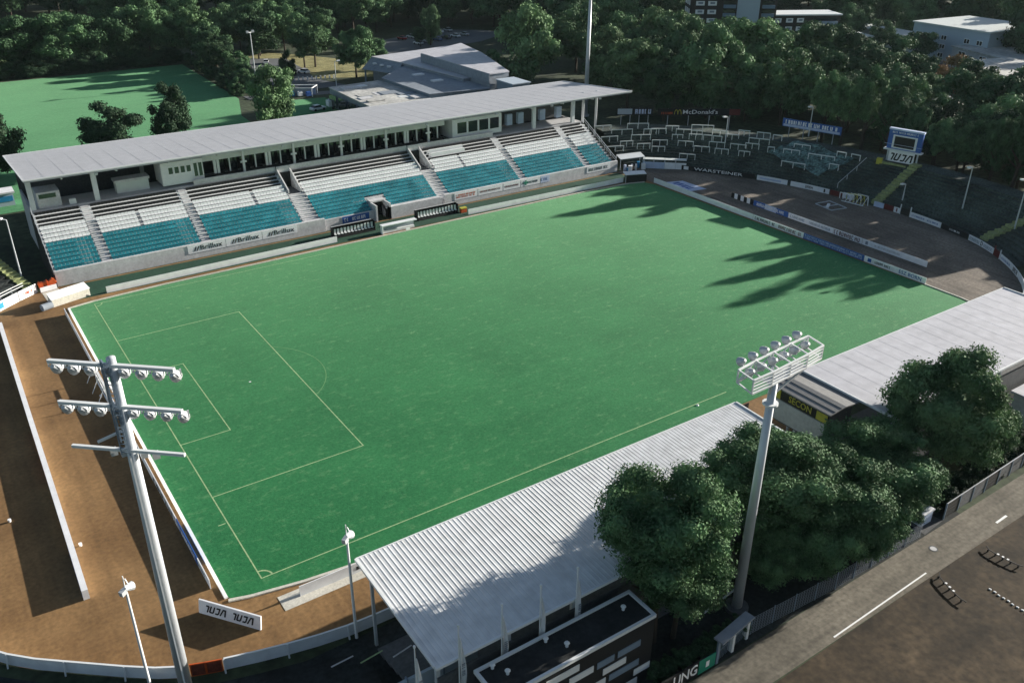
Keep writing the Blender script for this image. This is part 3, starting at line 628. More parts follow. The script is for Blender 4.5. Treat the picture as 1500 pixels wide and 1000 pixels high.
# ------------------------------------------------------------------ floodlight masts
def mast_left():
    bx, by = -9.2, -10.3; t = thing('floodlight_mast', 'tall grey floodlight mast with two rows of lamps at the lower left', 'floodlight', (bx,by,0), 0, 'floodlight masts')
    MB().cyl((bx,by,0),(bx,by,.4),1.1,n=16).build('base', 'concrete', t)
    MB().cyl((bx,by,.4),(bx,by,29.6),.48,.27,18).build('pole', 'steel', t, True)
    d = Vector((.75,-.66,0)); n = Vector((-.66,-.75,0)); c = Vector((bx,by,0))
    lad = MB(); a = c+n*.5-d*.1
    for s_ in (-.28,.28): lad.beam(a+d*s_+Vector((0,0,23.0)),a+d*s_+Vector((0,0,29.7)),.07,.07)
    for i in range(22): z = 23.2+i*.3; lad.beam(a-d*.28+Vector((0,0,z)),a+d*.28+Vector((0,0,z)),.04,.04)
    lad.build('ladder', 'steel_blue', t)
    pn = MB(); p0 = c+n*.42-d*.3
    pn.beam(p0+Vector((0,0,24.0)),p0+Vector((0,0,29.55)),.55,.08); pn.build('ladder_cage', 'steel_blue', t)
    cb = MB(); q = c+n*.55
    cb.beam(q+d*.35+Vector((0,0,.5)),q+d*.18+Vector((0,0,23)),.10,.10); cb.build('cable_duct', 'trim_white', t)
    for z, lamps in ((29.15,8),(26.3,8)):
        MB().beam(c+n*.15-d*3.95+Vector((0,0,z)),c+n*.15+d*3.95+Vector((0,0,z)),.26,.22).build('crossbar', 'trim_white', t)
        for i in range(lamps):
            s_ = -3.75+i*7.5/(lamps-1)
            if abs(s_) < .35: continue
            lp = c+d*s_-n*.1+Vector((0,0,z-.55)); aim = (-n*.8+Vector((0,0,-.6))).normalized()
            L = MB(); L.cyl(lp-aim*.36,lp-aim*.12,.13,.28,12); L.cyl(lp-aim*.12,lp+aim*.2,.28,.39,12); lo = L.build('lamp', 'lamp_metal', t, False)
            MB().cyl(lp+aim*.2,lp+aim*.23,.365,n=12).build('lamp_glass', 'lamp_glass', lo)
            br_ = MB(); br_.beam(lp+d*.42+Vector((0,0,0)),lp+d*.42+Vector((0,0,.5)),.06,.1); br_.beam(lp-d*.42,lp-d*.42+Vector((0,0,.5)),.06,.1); br_.build('lamp_bracket', 'trim_white', lo)
    MB().beam(c+n*.2-d*3.8+Vector((0,0,23.15)),c+n*.2+d*3.6+Vector((0,0,23.15)),.2,.2).build('crossbar', 'trim_white', t)
    MB().beam(c-d*.2+Vector((0,0,24.5)),c-d*1.5+n*.9+Vector((0,0,24.1)),.14,.14).build('arm', 'trim_white', t)
    for s_ in (-1.3,-.6,.7,1.5):
        lp = c+d*s_-n*.1+Vector((0,0,22.75)); MB().box(lp.x-.2,lp.x+.2,lp.y-.2,lp.y+.2,lp.z-.22,lp.z+.2).build('junction_box', 'lamp_metal', t)
mast_left()
def mast_right():
    bx, by = 32.2, -25.8; t = thing('floodlight_mast', 'tall floodlight mast with a white truss head among the near trees', 'floodlight', (bx,by,0), 0, 'floodlight masts')
    MB().cyl((bx,by,0),(bx,by,.35),1.0,n=16).build('base', 'dark_concrete', t); MB().cyl((bx,by,.35),(bx,by,22.2),.45,.3,16).build('pole', 'steel', t, True)
    MB().cyl((bx,by,20.3),(bx,by,20.45),.6,n=14).build('collar', 'trim_white', t)
    d = Vector((1,.09,0)).normalized(); n = Vector((.09,-1,0)).normalized(); c = Vector((bx+1.4,by+.7,22.3)); HL = 4.3
    P = {}
    for i, s_ in enumerate((-HL,-HL/2,0,HL/2,HL)):
        for j, (e, z) in enumerate(((.85,0.0),(-.75,.35),(.85,1.1),(-.75,1.35))):
            if i in (0,4): e *= .86
            P[i,j] = c+d*s_+n*e+Vector((0,0,z))
    tr = MB()
    for j in range(4):
        for i in range(4): tr.beam(P[i,j],P[i+1,j],.13,.13)
    for i in range(5):
        for a_, b_ in ((0,1),(1,3),(3,2),(2,0)): tr.beam(P[i,a_],P[i,b_],.1,.1)
    for i in range(4): tr.beam(P[i,1],P[i+1,3],.08,.08)
    tr.build('truss', 'trim_white', t)
    ra_ = MB()
    for z in (.28,.56,.84): ra_.beam(P[1,0]+Vector((0,0,z)),P[3,0]+Vector((0,0,z)),.1,.07); ra_.beam(P[0,0]+Vector((0,0,z)),P[1,0]+Vector((0,0,z)),.1,.07); ra_.beam(P[3,0]+Vector((0,0,z)),P[4,0]+Vector((0,0,z)),.1,.07)
    ra_.build('railing', 'trim_white', t)
    fl = MB(); fl.beam(P[1,0]+Vector((0,.5,-.02)),P[3,0]+Vector((0,.5,-.02)),.9,.05); fl.build('platform', 'steel', t)
    for row, (e, z) in enumerate(((-.95,1.7),(-.3,1.0))):
        for i in range(6):
            lp = c+d*(-3.6+i*1.36+(.3 if row else 0))+n*e+Vector((0,0,z)); aim = (-n*.75+Vector((0,0,-.55))).normalized()
            L = MB(); L.cyl(lp-aim*.36,lp-aim*.12,.12,.27,12); L.cyl(lp-aim*.12,lp+aim*.2,.27,.37,12); lo = L.build('lamp', 'lamp_metal', t)
            MB().cyl(lp+aim*.2,lp+aim*.23,.35,n=12).build('lamp_glass', 'lamp_glass', lo)
            MB().beam(lp-aim*.2+Vector((0,0,-.45)),lp-aim*.2,.08,.08).build('lamp_bracket', 'trim_white', lo)
    kb = MB(); kb.beam((bx-.2,by+.1,21.0),P[1,0],.14,.14); kb.beam((bx+.2,by+.1,21.0),P[3,0],.14,.14); kb.beam((bx,by,22.2),P[2,1],.25,.2); kb.build('strut', 'steel', t)
mast_right()
def far_mast():
    t = thing('floodlight_mast', 'slim grey floodlight mast rising behind the far right roof corner', 'floodlight', (132.1,120.9,0), 0, 'floodlight masts')
    MB().cyl((132.1,120.9,0),(132.1,120.9,.4),1,n=12).build('base', 'concrete', t); MB().cyl((132.1,120.9,.4),(132.1,120.9,31),.62,.34,14).build('pole', 'steel', t, True)
    MB().beam((128.6,120.5,30.5),(135.6,121.3,30.5),.25,.25).build('crossbar', 'trim_white', t)
    for i in range(6):
        x = 129+i*1.25; L = MB(); L.cyl((x,120.3,29.9),(x,119.9,29.6),.3,.45,10); L.build('lamp', 'lamp_metal', t)
far_mast()
def light_pole(x, y, h_, lab, style, ang=0, group='small light poles'):
    t = thing('light_pole', lab, 'light pole', (x,y,0), 0, group); z0 = hgt((x,y)) if x > 100 and x < 160 and y < 90 else 0
    MB().cyl((x,y,z0),(x,y,z0+h_),.14 if style else .2,.08 if style else .12,10).build('pole', 'steel', t)
    a = Vector((math.cos(ang), math.sin(ang), 0)); top = Vector((x,y,z0+h_))
    if style == 1:
        MB().beam(top,top+a*.9+Vector((0,0,.15)),.1,.1).build('arm', 'trim_white', t)
        hd = MB(); hd.beam(top+a*.6+Vector((0,0,.15)),top+a*1.5+Vector((0,0,.22)),.5,.25); hd.build('lamp_head', 'trim_white', t)
    else:
        MB().beam(top-a*1.3,top+a*1.3,.16,.16).build('crossbar', 'trim_white', t)
        for s_ in (-1.05,1.05): q = top+a*s_; MB().box(q.x-.35,q.x+.35,q.y-.3,q.y+.3,q.z-.1,q.z+.5).build('lamp_head', 'lamp_metal', t)
def speaker_pole(x, y, h_, lab):
    t = thing('light_pole', lab, 'light pole', (x,y,0), 0, 'small light poles')
    MB().cyl((x,y,0),(x,y,h_),.13,.09,10).build('pole', 'trim_white', t)
    MB().cyl((x,y,h_),(x,y,h_+1.2),.04,n=8).build('spike', 'trim_white', t)
    hd = MB(); hd.cyl((x-.05,y,h_+.05),(x+.5,y+.3,h_-.15),.18,.34,10); hd.build('lamp_head', 'trim_white', t)
    MB().beam((x-.05,y-.1,h_),(x-.42,y-.35,h_-.05),.34,.4).build('speaker', 'lamp_metal', t); MB().beam((x+.1,y-.05,h_+.95),(x+.32,y-.25,h_+.1),.07,.05).build('bracket', 'trim_white', t)
speaker_pole(-11.2,-6.9,10.0,'slim white light pole inside the railing left of the big mast')
speaker_pole(4.0,-10.9,10.4,'slim pole with lamp and speaker left of the corrugated roof')
light_pole(131.8,71.4,5.6,'pale pole in the middle of the crush barriers',1,math.pi)
light_pole(139.2,19.7,7.6,'pale lamp pole between the two yellow green stairways',1,math.pi)
light_pole(136.6,8.6,8.6,'pale lamp pole rising in front of the right edge stairway',1,math.pi*.9)
light_pole(137.5,30.6,3.2,'short pale pole beside the stairway under the scoreboard',1,math.pi)
light_pole(147.8,62.0,6.4,'dark slim pole between the blue sign and the scoreboard',1,math.pi)
light_pole(70.3,259,14,'far white floodlight pole against the woodland behind the training pitch',0,.4)
light_pole(74.9,209.3,14.3,'white floodlight pole beside the training pitch corner',0,.4)
light_pole(82.7,167,11.5,'white pole in front of the low gravel roofed hall',1,0)
light_pole(-7.4,80.9,10.4,'pale pole on the far left terrace beside the stairway',1,math.pi*.8)
light_pole(156.5,100,9,'thin pole at the top of the terrace behind the burger advertisement',1,math.pi)

# ------------------------------------------------------------------ perimeter boards
def ad(label, pts, h_=1.0, m='white_board', z=0.03, side=1, prints=(), group='advertising boards round the pitch', name='advertising_board', legs=True, th=.08, lean=0.0):
    """pts: 2D path; the face is on its left if side is 1"""
    pts = [Vector(p) for p in pts]; t = thing(name, label, 'advertising board', (pts[0].x, pts[0].y, z), 0, group)
    for i, (a, b_) in enumerate(zip(pts[:-1], pts[1:])):
        d = (b_-a).normalized(); n = Vector((-d.y, d.x))*side; aa = a+d*.0015; bb = b_-d*.0015; e = n*th/2; back = n*(-lean)
        mb = MB(); mb.add([(aa.x-e.x,aa.y-e.y,z),(bb.x-e.x,bb.y-e.y,z),(bb.x+e.x,bb.y+e.y,z),(aa.x+e.x,aa.y+e.y,z),(aa.x-e.x+back.x,aa.y-e.y+back.y,z+h_),(bb.x-e.x+back.x,bb.y-e.y+back.y,z+h_),(bb.x+e.x+back.x,bb.y+e.y+back.y,z+h_),(aa.x+e.x+back.x,aa.y+e.y+back.y,z+h_)],
                [(3,2,1,0),(4,5,6,7),(0,1,5,4),(1,2,6,5),(2,3,7,6),(3,0,4,7)])
        mm = m[i % len(m)] if isinstance(m, (list, tuple)) else m
        mb.build('panel', mm, t)
        if legs:
            q = (a+b_)/2-n*(.04+th/2); MB().beam((q.x-n.x*.45,q.y-n.y*.45,z),(q.x-n.x*.03+back.x*.8,q.y-n.y*.03+back.y*.8,z+h_*.8),.06,.06).build('support', 'steel', t)
    tot = plen(pts)
    for pr in prints:
        kind, val, colr, hh, s0, s1 = pr[:6]
        a = cutpath(pts, s0*tot, s1*tot, 1e9); d = (a[-1]-a[0]).normalized(); n = Vector((-d.y, d.x))*side; mid = (a[0]+a[-1])/2
        up = Vector((-n.x*lean/h_, -n.y*lean/h_, 1)).normalized(); al = up.cross(Vector((n.x, n.y, 0))).normalized(); off = th/2+.022
        pos = (mid.x+n.x*(off-lean*.5), mid.y+n.y*(off-lean*.5), z+h_*.5)
        wd = (a[-1]-a[0]).length
        if kind == 't': text(val, hh, colr, t, pos, al, up, width=wd)
        elif kind == 'l': logo_print(t, pos, al, up, hh)
        elif kind == 's': strokes(hh, wd, colr, t, pos, al, up, val, rows=pr[6] if len(pr) > 6 else 1)
        elif kind == 'p':
            mb = MB(); c_ = Vector(pos); vs = [c_+al*sx*wd/2+up*sy*hh/2+Vector((n.x,n.y,0))*dz for dz in (-.012,.0) for sx, sy in ((-1,-1),(1,-1),(1,1),(-1,1))]
            mb.add(vs, [(4,5,6,7),(3,2,1,0),(0,1,5,4),(1,2,6,5),(2,3,7,6),(3,0,4,7)]); mb.build('printed_panel', colr, t)
    return t
def seg(a, b, step=3.0):
    a = Vector(a); b = Vector(b); n = max(1, round((b-a).length/step)); return [a.lerp(b, k/n) for k in range(n+1)]
def logo_print(parent, pos, al, up, h, m='black_paint'):
    """the slanted four letter mark: half T, U, J, A without bar"""
    al = Vector(al).normalized(); up = Vector(up).normalized(); nr = al.cross(up); o = Vector(pos); B = .2
    G = [[(-.12,.9,.3,.9),(.3,.9,.3,.0)], [(.62,1,.62,.1),(.62,.1,1.12,.1),(1.12,.1,1.12,1)], [(1.42,.9,1.9,.9),(1.9,1.0,1.9,.1),(1.9,.1,1.45,.1)], [(2.2,.0,2.42,1.0),(2.42,.92,2.7,.92),(2.7,1.0,2.9,.0)]]
    for gl in G:
        mb = MB()
        for x0, y0, x1, y1 in gl:
            d = Vector((x1-x0, y1-y0)); d.normalize(); n = Vector((-d.y, d.x))*B/2
            p = [(x0-n.x, y0-n.y), (x1-n.x, y1-n.y), (x1+n.x, y1+n.y), (x0+n.x, y0+n.y)]
            q = [o+al*h*(x-1.38+.32*(y-.5))+up*h*(y-.5) for x, y in p]
            mb.add([w_ for w_ in q]+[w_+nr*.02 for w_ in q], [(4,5,6,7),(0,1,5,4),(1,2,6,5),(2,3,7,6),(3,0,4,7)])
        mb.build('letter', m, parent)

# far touchline
ad('long plain white board run in front of the left half of the main stand', seg((2.4,71.2),(39.6,71.9)), side=-1, h_=1.0)
ad('long plain white board run in front of the right half of the main stand', seg((65.6,71.6),(102.6,71.2)), side=-1)
# right goal line, first row
ad('plain pale board run from the far right corner along the goal line', seg((107.8,67.6),(107.8,41.0)), side=-1)
ad('white board with dark red lettering in the right goal line row', seg((107.8,40.9),(107.8,29.5)), side=-1, prints=[('s',21,'black_paint',.55,.04,.47),('s',22,'dark_red',.6,.52,.97)])
ad('blue board with rows of white print in the right goal line row', seg((107.8,29.4),(107.8,17.2)), m='blue_paint', side=-1, prints=[('s',23,'pale_blue',.75,.02,.98,2)])
ad('white board with dark blue lettering at the near end of the right goal line', seg((107.8,17.1),(107.8,6.0)), side=-1, prints=[('s',24,'black_paint',.42,.18,.46),('t','ESZ BORN','blue_paint',.6,.58,.93),('p',0,'blue_paint',.6,.06,.12)])
# second row on the track
ad('black and white striped board at the far end of the second row', seg((114.1,52.2),(114.1,46.6),.8), m=['black_paint','white_board'], side=-1)
ad('white and blue board with pale lettering in the second row', seg((114.1,46.5),(114.1,38.2)), m=['blue_paint','pale_blue'], side=-1, prints=[('s',26,'white_paint',.55,.1,.9)])
ad('white board with faint grey lettering in the second row', seg((114.1,38.1),(114.1,28.2)), side=-1, prints=[('s',27,'steel_blue',.5,.05,.4),('s',28,'steel_blue',.45,.48,.95)])
ad('board with dark red letters in the second row on the track', seg((114.1,28.1),(114.1,22.2)), side=-1, prints=[('s',29,'dark_red',.75,.03,.97)])
ad('plain white board with a small mark at the near end of the second row', seg((114.1,22.1),(114.1,9.9)), side=-1, prints=[('p',0,'slate_roof',.6,.05,.09),('s',30,'concrete',.3,.2,.6)])
# outer ring on the right
def ring_ad(label, a, b, m='white_board', prints=(), h_=1.0, path=RING, group='boards on the outer ring of the right end', side=-1, step=2.6):
    return ad(label, cutpath(path, near_s(path, a), near_s(path, b), step), h_, m, 0.03, side, prints, group)
ad('black board with white lettering at the foot of the crush barriers', seg((118.2,72.6),(127.2,58.0)), 1.0, 'black_paint', 0.03, -1, [('t','WARSTEINER','white_paint',.62,.25,.85),('p',0,'white_paint',.7,.12,.18)], 'boards on the outer ring of the right end')
ring_ad('white board with pale blue stripes on the outer ring', (127.5,57.6), (129.6,51.5), 'white_board', [('p',0,'pale_blue',.3,.1,.8)])
ring_ad('white board with short black letters on the outer ring', (129.9,50.9), (132.2,43.0), 'white_board', [('s',32,'black_paint',.55,.35,.62),('p',0,'black_paint',.7,.86,.9)])
ring_ad('dark red board left of the stacked goal frames', (132.3,42.8), (132.7,40.3), 'dark_red')
ring_ad('small white board left of the stacked goal frames', (132.7,40.2), (133.0,38.0), 'white_board', [('p',0,'pale_blue',.5,.3,.7)])
ring_ad('small pale violet board right of the stacked goal frames', (133.2,33.6), (133.3,31.6), 'pale_blue')
ring_ad('dark red board between the goal frames and the stairway', (133.3,31.5), (133.4,29.6), 'dark_red')
ring_ad('narrow white board with a dark red T beside the stairway', (133.4,29.5), (133.45,28.2), 'white_board', [('p',0,'dark_red',.7,.4,.6)])
ring_ad('white board with blue lettering right of the scoreboard stairway', (133.4,25.9), (132.6,19.4), 'white_board', [('s',33,'blue_paint',.32,.05,.5),('s',34,'blue_paint',.32,.55,.95)])
ring_ad('black board with a small white crest on the outer ring', (132.5,19.2), (131.4,13.6), 'black_paint', [('s',35,'white_paint',.3,.3,.7),('p',0,'white_paint',.25,.48,.54)])
ring_ad('white board with grey lines and a dark letter D on the outer ring', (131.3,13.3), (128.7,7.2), 'white_board', [('s',36,'steel_blue',.6,.04,.42,3),('t','D','black_paint',.75,.46,.54),('s',37,'steel_blue',.6,.58,.94,3)])
ring_ad('white board with a blue line of print near the right edge', (127.3,5.2), (124.4,1.6), 'white_board', [('s',38,'blue_paint',.3,.1,.8)])
ring_ad('black and white board on the tight curve near the right edge', (124.3,1.5), (122.4,-.4), 'white_board', [('s',39,'black_paint',.7,.1,.9)])
ring_ad('plain white curved boards running behind the right stand roof', (122.2,-.6), (110,-7.2), 'white_board')
g_ = thing('gate', 'dark red gate between white boards at the right edge stairway', 'gate', (128.1,6.3,0)); MB().beam((128.5,6.9,.6),(127.5,5.5,.6),.08,1.15).build('leaf', 'dark_red', g_); MB().beam((128.55,7.0,0),(128.55,7.0,1.6),.14,.14).build('post', 'rust_red', g_); MB().beam((127.4,5.4,0),(127.4,5.4,1.6),.14,.14).build('post', 'trim_white', g_)
g_ = thing('gate', 'black gate at the foot of the scoreboard stairway', 'gate', (133.4,27,0)); MB().beam((133.4,28.0,.7),(133.4,26.1,.7),.08,1.2).build('leaf', 'black_paint', g_)
for y in (28.1,26.0): MB().beam((133.4,y,0),(133.4,y,1.9),.16,.16).build('post', 'trim_white', g_)
# left goal line and outer left run
ad('white board run along the left goal line with dark lettering near its foot', seg((-4.1,66.6),(-4.1,20)), side=-1, h_=1.0, group='boards along the left goal line', legs=False)
ad('white board with black lettering on the left goal line', seg((-4.1,19.998),(-4.1,11.2)), side=-1, prints=[('s',50,'black_paint',.55,.05,.48),('s',51,'black_paint',.55,.55,.95)], group='boards along the left goal line', legs=False)
ad('blue board with white print on the left goal line', seg((-4.1,11.198),(-4.1,4.6)), m='blue_paint', side=-1, prints=[('s',52,'white_paint',.6,.05,.95)], group='boards along the left goal line', legs=False)
ad('white board at the near end of the left goal line', seg((-4.1,4.598),(-4.1,1.2)), side=-1, prints=[('s',53,'slate_roof',.4,.1,.6)], group='boards along the left goal line', legs=False)
ad('white double board run on the cinder track left of the goal line', seg((-12.2,66.5),(-12.7,37)), th=.5, side=-1, group='boards on the left cinder track', legs=False)
ad('orange backed board on the left cinder track', seg((-12.7,36.998),(-12.9,24.5)), m='white_board', th=.5, side=-1, group='boards on the left cinder track', prints=[('p',0,'orange_paint',.8,.05,.95)], legs=False)
ad('white board run in the middle of the left cinder track', seg((-12.9,24.498),(-13.1,13.2)), th=.5, side=-1, group='boards on the left cinder track', legs=False)
ad('blue backed board at the near end on the left cinder track', seg((-13.1,13.198),(-13.25,5.8)), th=.5, side=-1, group='boards on the left cinder track', prints=[('p',0,'blue_paint',.9,.05,.97)], legs=False)
ad('slanted white board with bold black letters twice on the near left track', seg((-5.75,-1.0),(-2.15,-5.8),2), h_=1.25, th=.14, side=-1, prints=[('l',0,'black_paint',.66,.1,.46),('l',0,'black_paint',.66,.54,.9)], group='boards on the left cinder track', lean=.25, legs=False)
# near touchline
ad('plain white board run with a small mark along the near touchline', seg((2.0,-3.95),(52,-4.25)), side=-1, h_=1.1, prints=[('p',0,'black_paint',.35,.105,.115)])
structure(MB().box(.3,9,-4.9,-3.0,0.0,.05).build('paving_strip', 'kerb_concrete'))
tag(MB().box(53.5,57,-4.4,-4.3,.03,1.1).build('advertising_board', 'black_paint'), 'black board beyond the orange crate at the near touchline', 'advertising board', 'advertising boards round the pitch')
# ring at the near left: white boards with a top rail, seen from behind
def ring_left(label, a, b, m='white_board', legs=True):
    p = cutpath(LRING, near_s(LRING, a), near_s(LRING, b), 2.4); t = ad(label, p, 1.1, m, 0.05, -1, group='white boards of the near left ring', legs=False)
    for q in p[::2]:
        i = p.index(q); d = (p[min(i+1,len(p)-1)]-p[max(i-1,0)]).normalized(); n = Vector((-d.y,d.x)); MB().beam((q.x+n.x*.35,q.y+n.y*.35,0),(q.x+n.x*.12,q.y+n.y*.12,1.28),.12,.12).build('post', 'trim_white', t)
    tr = MB()
    for a_, b_ in zip(p[:-1], p[1:]):
        d = (b_-a_).normalized(); n = Vector((-d.y,d.x))*.05; tr.beam((a_.x+n.x,a_.y+n.y,1.24),(b_.x+n.x,b_.y+n.y,1.24),.16,.12)
    tr.build('top_rail', 'trim_white', t)
    return t
ring_left('curved white boards with top rail between orange gate and corrugated roof', (8.3,-10.6), (-5.9,-8.25))
ring_left('curved white boards with top rail left of the orange gate', (-8.4,-7.4), (-29.3,33))
g_ = thing('gate', 'orange red double gate in the white ring at the foot of the mast', 'gate', (-7.2,-7.9,0))
for a_, b_ in (((-8.25,-7.45),(-7.25,-7.85)), ((-7.2,-7.87),(-6.1,-8.25))):
    lf = MB().beam((a_[0],a_[1],.62),(b_[0],b_[1],.62),.06,1.1).build('leaf', 'rust_red', g_)
    fr = MB(); fr.beam((a_[0],a_[1],1.24),(b_[0],b_[1],1.24),.1,.1); fr.beam((a_[0],a_[1],.1),(a_[0],a_[1],1.3),.1,.1); fr.beam((b_[0],b_[1],.1),(b_[0],b_[1],1.3),.1,.1); fr.beam((a_[0],a_[1],.08),(b_[0],b_[1],.08),.1,.06); fr.build('leaf_frame', 'orange_paint', lf)
# far left ring
rl_ = ring_ad('white ring board with blue wave print at the far left edge', (-14.5,70.6), (-8.9,75.2), 'white_board', [('p',0,'light_blue',.8,.05,.62)], 1.4, LRING, 'far left ring boards', -1)
ring_ad('white ring board with an orange emblem below the far left terrace', (-8.8,75.3), (-6.1,77.1), 'white_board', [('s',61,'orange_paint',.4,.25,.75)], 1.4, LRING, 'far left ring boards', -1)
rr_ = MB(); pp = cutpath(offset(LRING,.6), near_s(LRING,(-20,64.5)), near_s(LRING,(-6.2,77)), 2)
for a_, b_ in zip(pp[:-1], pp[1:]):
    for z in (1.7,2.1): rr_.beam((a_.x,a_.y,z),(b_.x,b_.y,z),.08,.08)
    rr_.beam((a_.x,a_.y,0),(a_.x,a_.y,2.1),.1,.1)
tag(rr_.build('railing', 'trim_white'), 'white two bar railing along the far left ring', 'railing')
# wall behind the near left terrace
wl = thing('low_wall', 'pale blue grey wall behind the near left terrace', 'wall', (0,-19.6,0))
for i in range(6): MB().box(-8+i*3.02,-8+i*3.02+3,-19.75,-19.5,1.8,3.3).build('panel', 'tower_panel', wl); MB().box(-8+i*3.02-.06,-8+i*3.02+.06,-19.8,-19.45,1.4,3.5).build('post', 'steel_blue', wl)

for k in range(9):
    q0 = Vector((-6.5+k*2.1, -12.5-1.0*(k % 4)-.4*(k//4))); z = .18*min(8, int((abs(q0.y)-10.5)))+.06
    o = MB().box(-.9-.1*(k % 3),.9,-.06,.06,0,.03).build('step_marking','line_paint' if k % 2 else 'pale_concrete'); o.location = (q0.x,q0.y,z); o.rotation_euler.z = .06*k-.2; structure(o)
kb_ = thing('ticket_booth','small white and blue booth at the left edge behind the main stand','booth',(-4,124,0)); MB().box(-6.2,-2.8,122.5,125.5,0,2.4).build('wall','tower_panel',kb_); MB().box(-6.5,-2.5,122.2,125.8,2.401,2.7).build('roof','white_board',kb_); MB().box(-6,-3,122.44,122.498,.9,1.9).build('hatch','light_blue',kb_)

# ------------------------------------------------------------------ crush barriers on the terrace
BAR = [(112.4,90.1,4.0,-18),(116,87.7,4.8,-23),(120.5,87.5,5,-28),(123.5,83.8,3.6,-36),(111.7,86.8,3.8,-18),(118.6,84.2,4.7,-28),(114.4,84.1,3.2,-22),(121.2,80.8,3.6,-33),(110.5,83.3,4.1,-20),(127.8,80.3,3.5,-42),(131.7,78.4,4.8,-42),(132.6,73.9,3.3,-54),(128.1,76.8,3,-44),(129.8,74.8,1.9,-50),(125.4,77,3.3,-50),(129.5,71.6,3.3,-49),(126.3,72.9,3.3,-49),(122.5,73.3,3.3,-49),(132.1,67.8,3.3,-57),(136,70,2.5,-57),(135.9,65.5,4.4,-56),(135.2,61.4,1.6,-52),(139.1,63.3,2.2,-59),(139.8,57.1,3.6,-63),(139.1,51.4,5.3,-66),(142,48.8,1.8,-69),(142.9,46,1.8,-77),(134.5,54.6,4.9,-66),(137.2,57.6,3.6,-62),(138.2,47.4,2.2,-70),(121.6,84.6,3.2,-30),(117.2,81.6,3,-26),(125.6,79.9,2.6,-38),(126.6,82.8,3,-36),(129.6,78.0,2.4,-42),(133.6,71.2,3,-55),(131.0,73.0,2.2,-48),(134.0,65.6,3,-57),(138.2,66.4,2.8,-58),(119.4,79.2,3,-32),(128.6,69.2,3,-52),(131.3,65.2,2.6,-56)]
def barrier_mesh(L):
    a = MB(); a.beam((-L/2,0,1.2),(L/2,0,1.2),.17,.17); p = []
    n = 2 if L < 2.2 else 3
    for i in range(n):
        x = -L/2+.08+(L-.16)*i/(n-1); q = MB(); q.beam((x,0,0),(x,0,1.11),.15,.14); q.beam((x,.02,.7),(x,.75,.05),.07,.07); p.append(q)
    return a.mesh('rail','pale_trim'), [q.mesh('post','pale_trim') for q in p]
_bm = {}
names = {}
order = sorted(BAR, key=lambda q: -hgt(q[:2]))
rows_ = {}
for q in BAR: rows_.setdefault(min(4, int(hgt(q[:2])/1.15)), []).append(q)
RN = ['lowest','second lowest','middle','second highest','top']
for ri, lst in rows_.items():
    lst.sort(key=lambda q: -q[1])
    for k, (x, y, L, an) in enumerate(lst):
        Lr = round(L*2)/2
        if Lr not in _bm: _bm[Lr] = barrier_mesh(Lr)
        t = thing('crush_barrier', '%s white crush barrier from the grandstand in the %s row of the terrace' % (ORD[k], RN[ri]), 'barrier', (x, y, hgt((x,y))), R(an), 'crush barriers on the curved terrace')
        rail, posts = _bm[Lr]; link('rail', rail, t, True)
        for p_ in posts: link('post', p_, t, True)
# net draped over some barriers
nb = MB(); N = 8
for i in range(N+1):
    for j in range(N+1):
        x = 134.6+i*7.6/N+(.5*j/N); y = 62.0-j*13.5/N-(i*2.4/N); nb.v.append((x,y,hgt((x,y))+.3+.25*math.sin(i*2.1+j*1.3)))
for i in range(N):
    for j in range(N): nb.f.append((i*(N+1)+j,(i+1)*(N+1)+j,(i+1)*(N+1)+j+1,i*(N+1)+j+1)); nb.mi.append(0)
no = nb.build('tarpaulin','net_teal'); md = no.modifiers.new('thickness','SOLIDIFY'); md.thickness = .05
tag(no,'teal tarpaulin spread over the terrace steps below the blue sign','tarpaulin')
# signs along the top of the terrace
def hoard(label, a, b, z0, z1, m, prints, cat='advertising sign', legs=True):
    a = Vector(a); b = Vector(b); d = (b-a).normalized(); n = Vector((d.y,-d.x)); t = thing('terrace_sign', label, cat, (a.x,a.y,z0))
    MB().beam((a.x,a.y,(z0+z1)/2),(b.x,b.y,(z0+z1)/2),.14,z1-z0).build('panel', m, t)
    if legs:
        for k in range(4): q = a.lerp(b,(k+.5)/4)-n*.14; MB().beam((q.x,q.y,1.2),(q.x,q.y,z1),.12,.12).build('post','steel',t)
    for kind, val, colr, hh, s0, s1, fz in prints:
        mid = a.lerp(b,(s0+s1)/2); pos = (mid.x+n.x*.095,mid.y+n.y*.095,z0+(z1-z0)*fz); wd = (s1-s0)*(b-a).length
        if kind == 't': text(val, hh, colr, t, pos, (d.x,d.y,0), (0,0,1), width=wd)
        elif kind == 's': strokes(hh, wd, colr, t, pos, (d.x,d.y,0), (0,0,1), val, bold=.24)
        else:
            c_ = Vector(pos); al = Vector((d.x,d.y,0)); mb = MB(); mb.beam(c_-al*wd/2,c_+al*wd/2,.03,hh); mb.build('printed_panel', colr, t)
    return t
hoard('pale blue and white sign behind the terrace next to the grandstand roof', (125.0,100.2),(132.4,95.6),5.2,6.9,'black_wall',[('p',0,'tower_panel',1.3,.02,.42,.5),('s',71,'pale_blue',1.1,.5,.98,.5),('s',70,'steel_blue',.9,.05,.4,.5)])
mc = hoard('dark red burger advertisement with white lettering on top of the terrace', (133.4,95.0),(150.2,84.2),5.1,6.7,'black_wall',[('t',"McDonald's",'white_paint',.95,.30,.72,.5),('s',72,'orange_paint',.5,.03,.18,.35),('p',0,'dark_red',1.4,.86,.99,.5)])
pos = Vector((133.4,95.0)).lerp(Vector((150.2,84.2)),.24); ar = MB(); dv = Vector((16.8,-10.8,0)).normalized(); nn = Vector((dv.y,-dv.x,0))
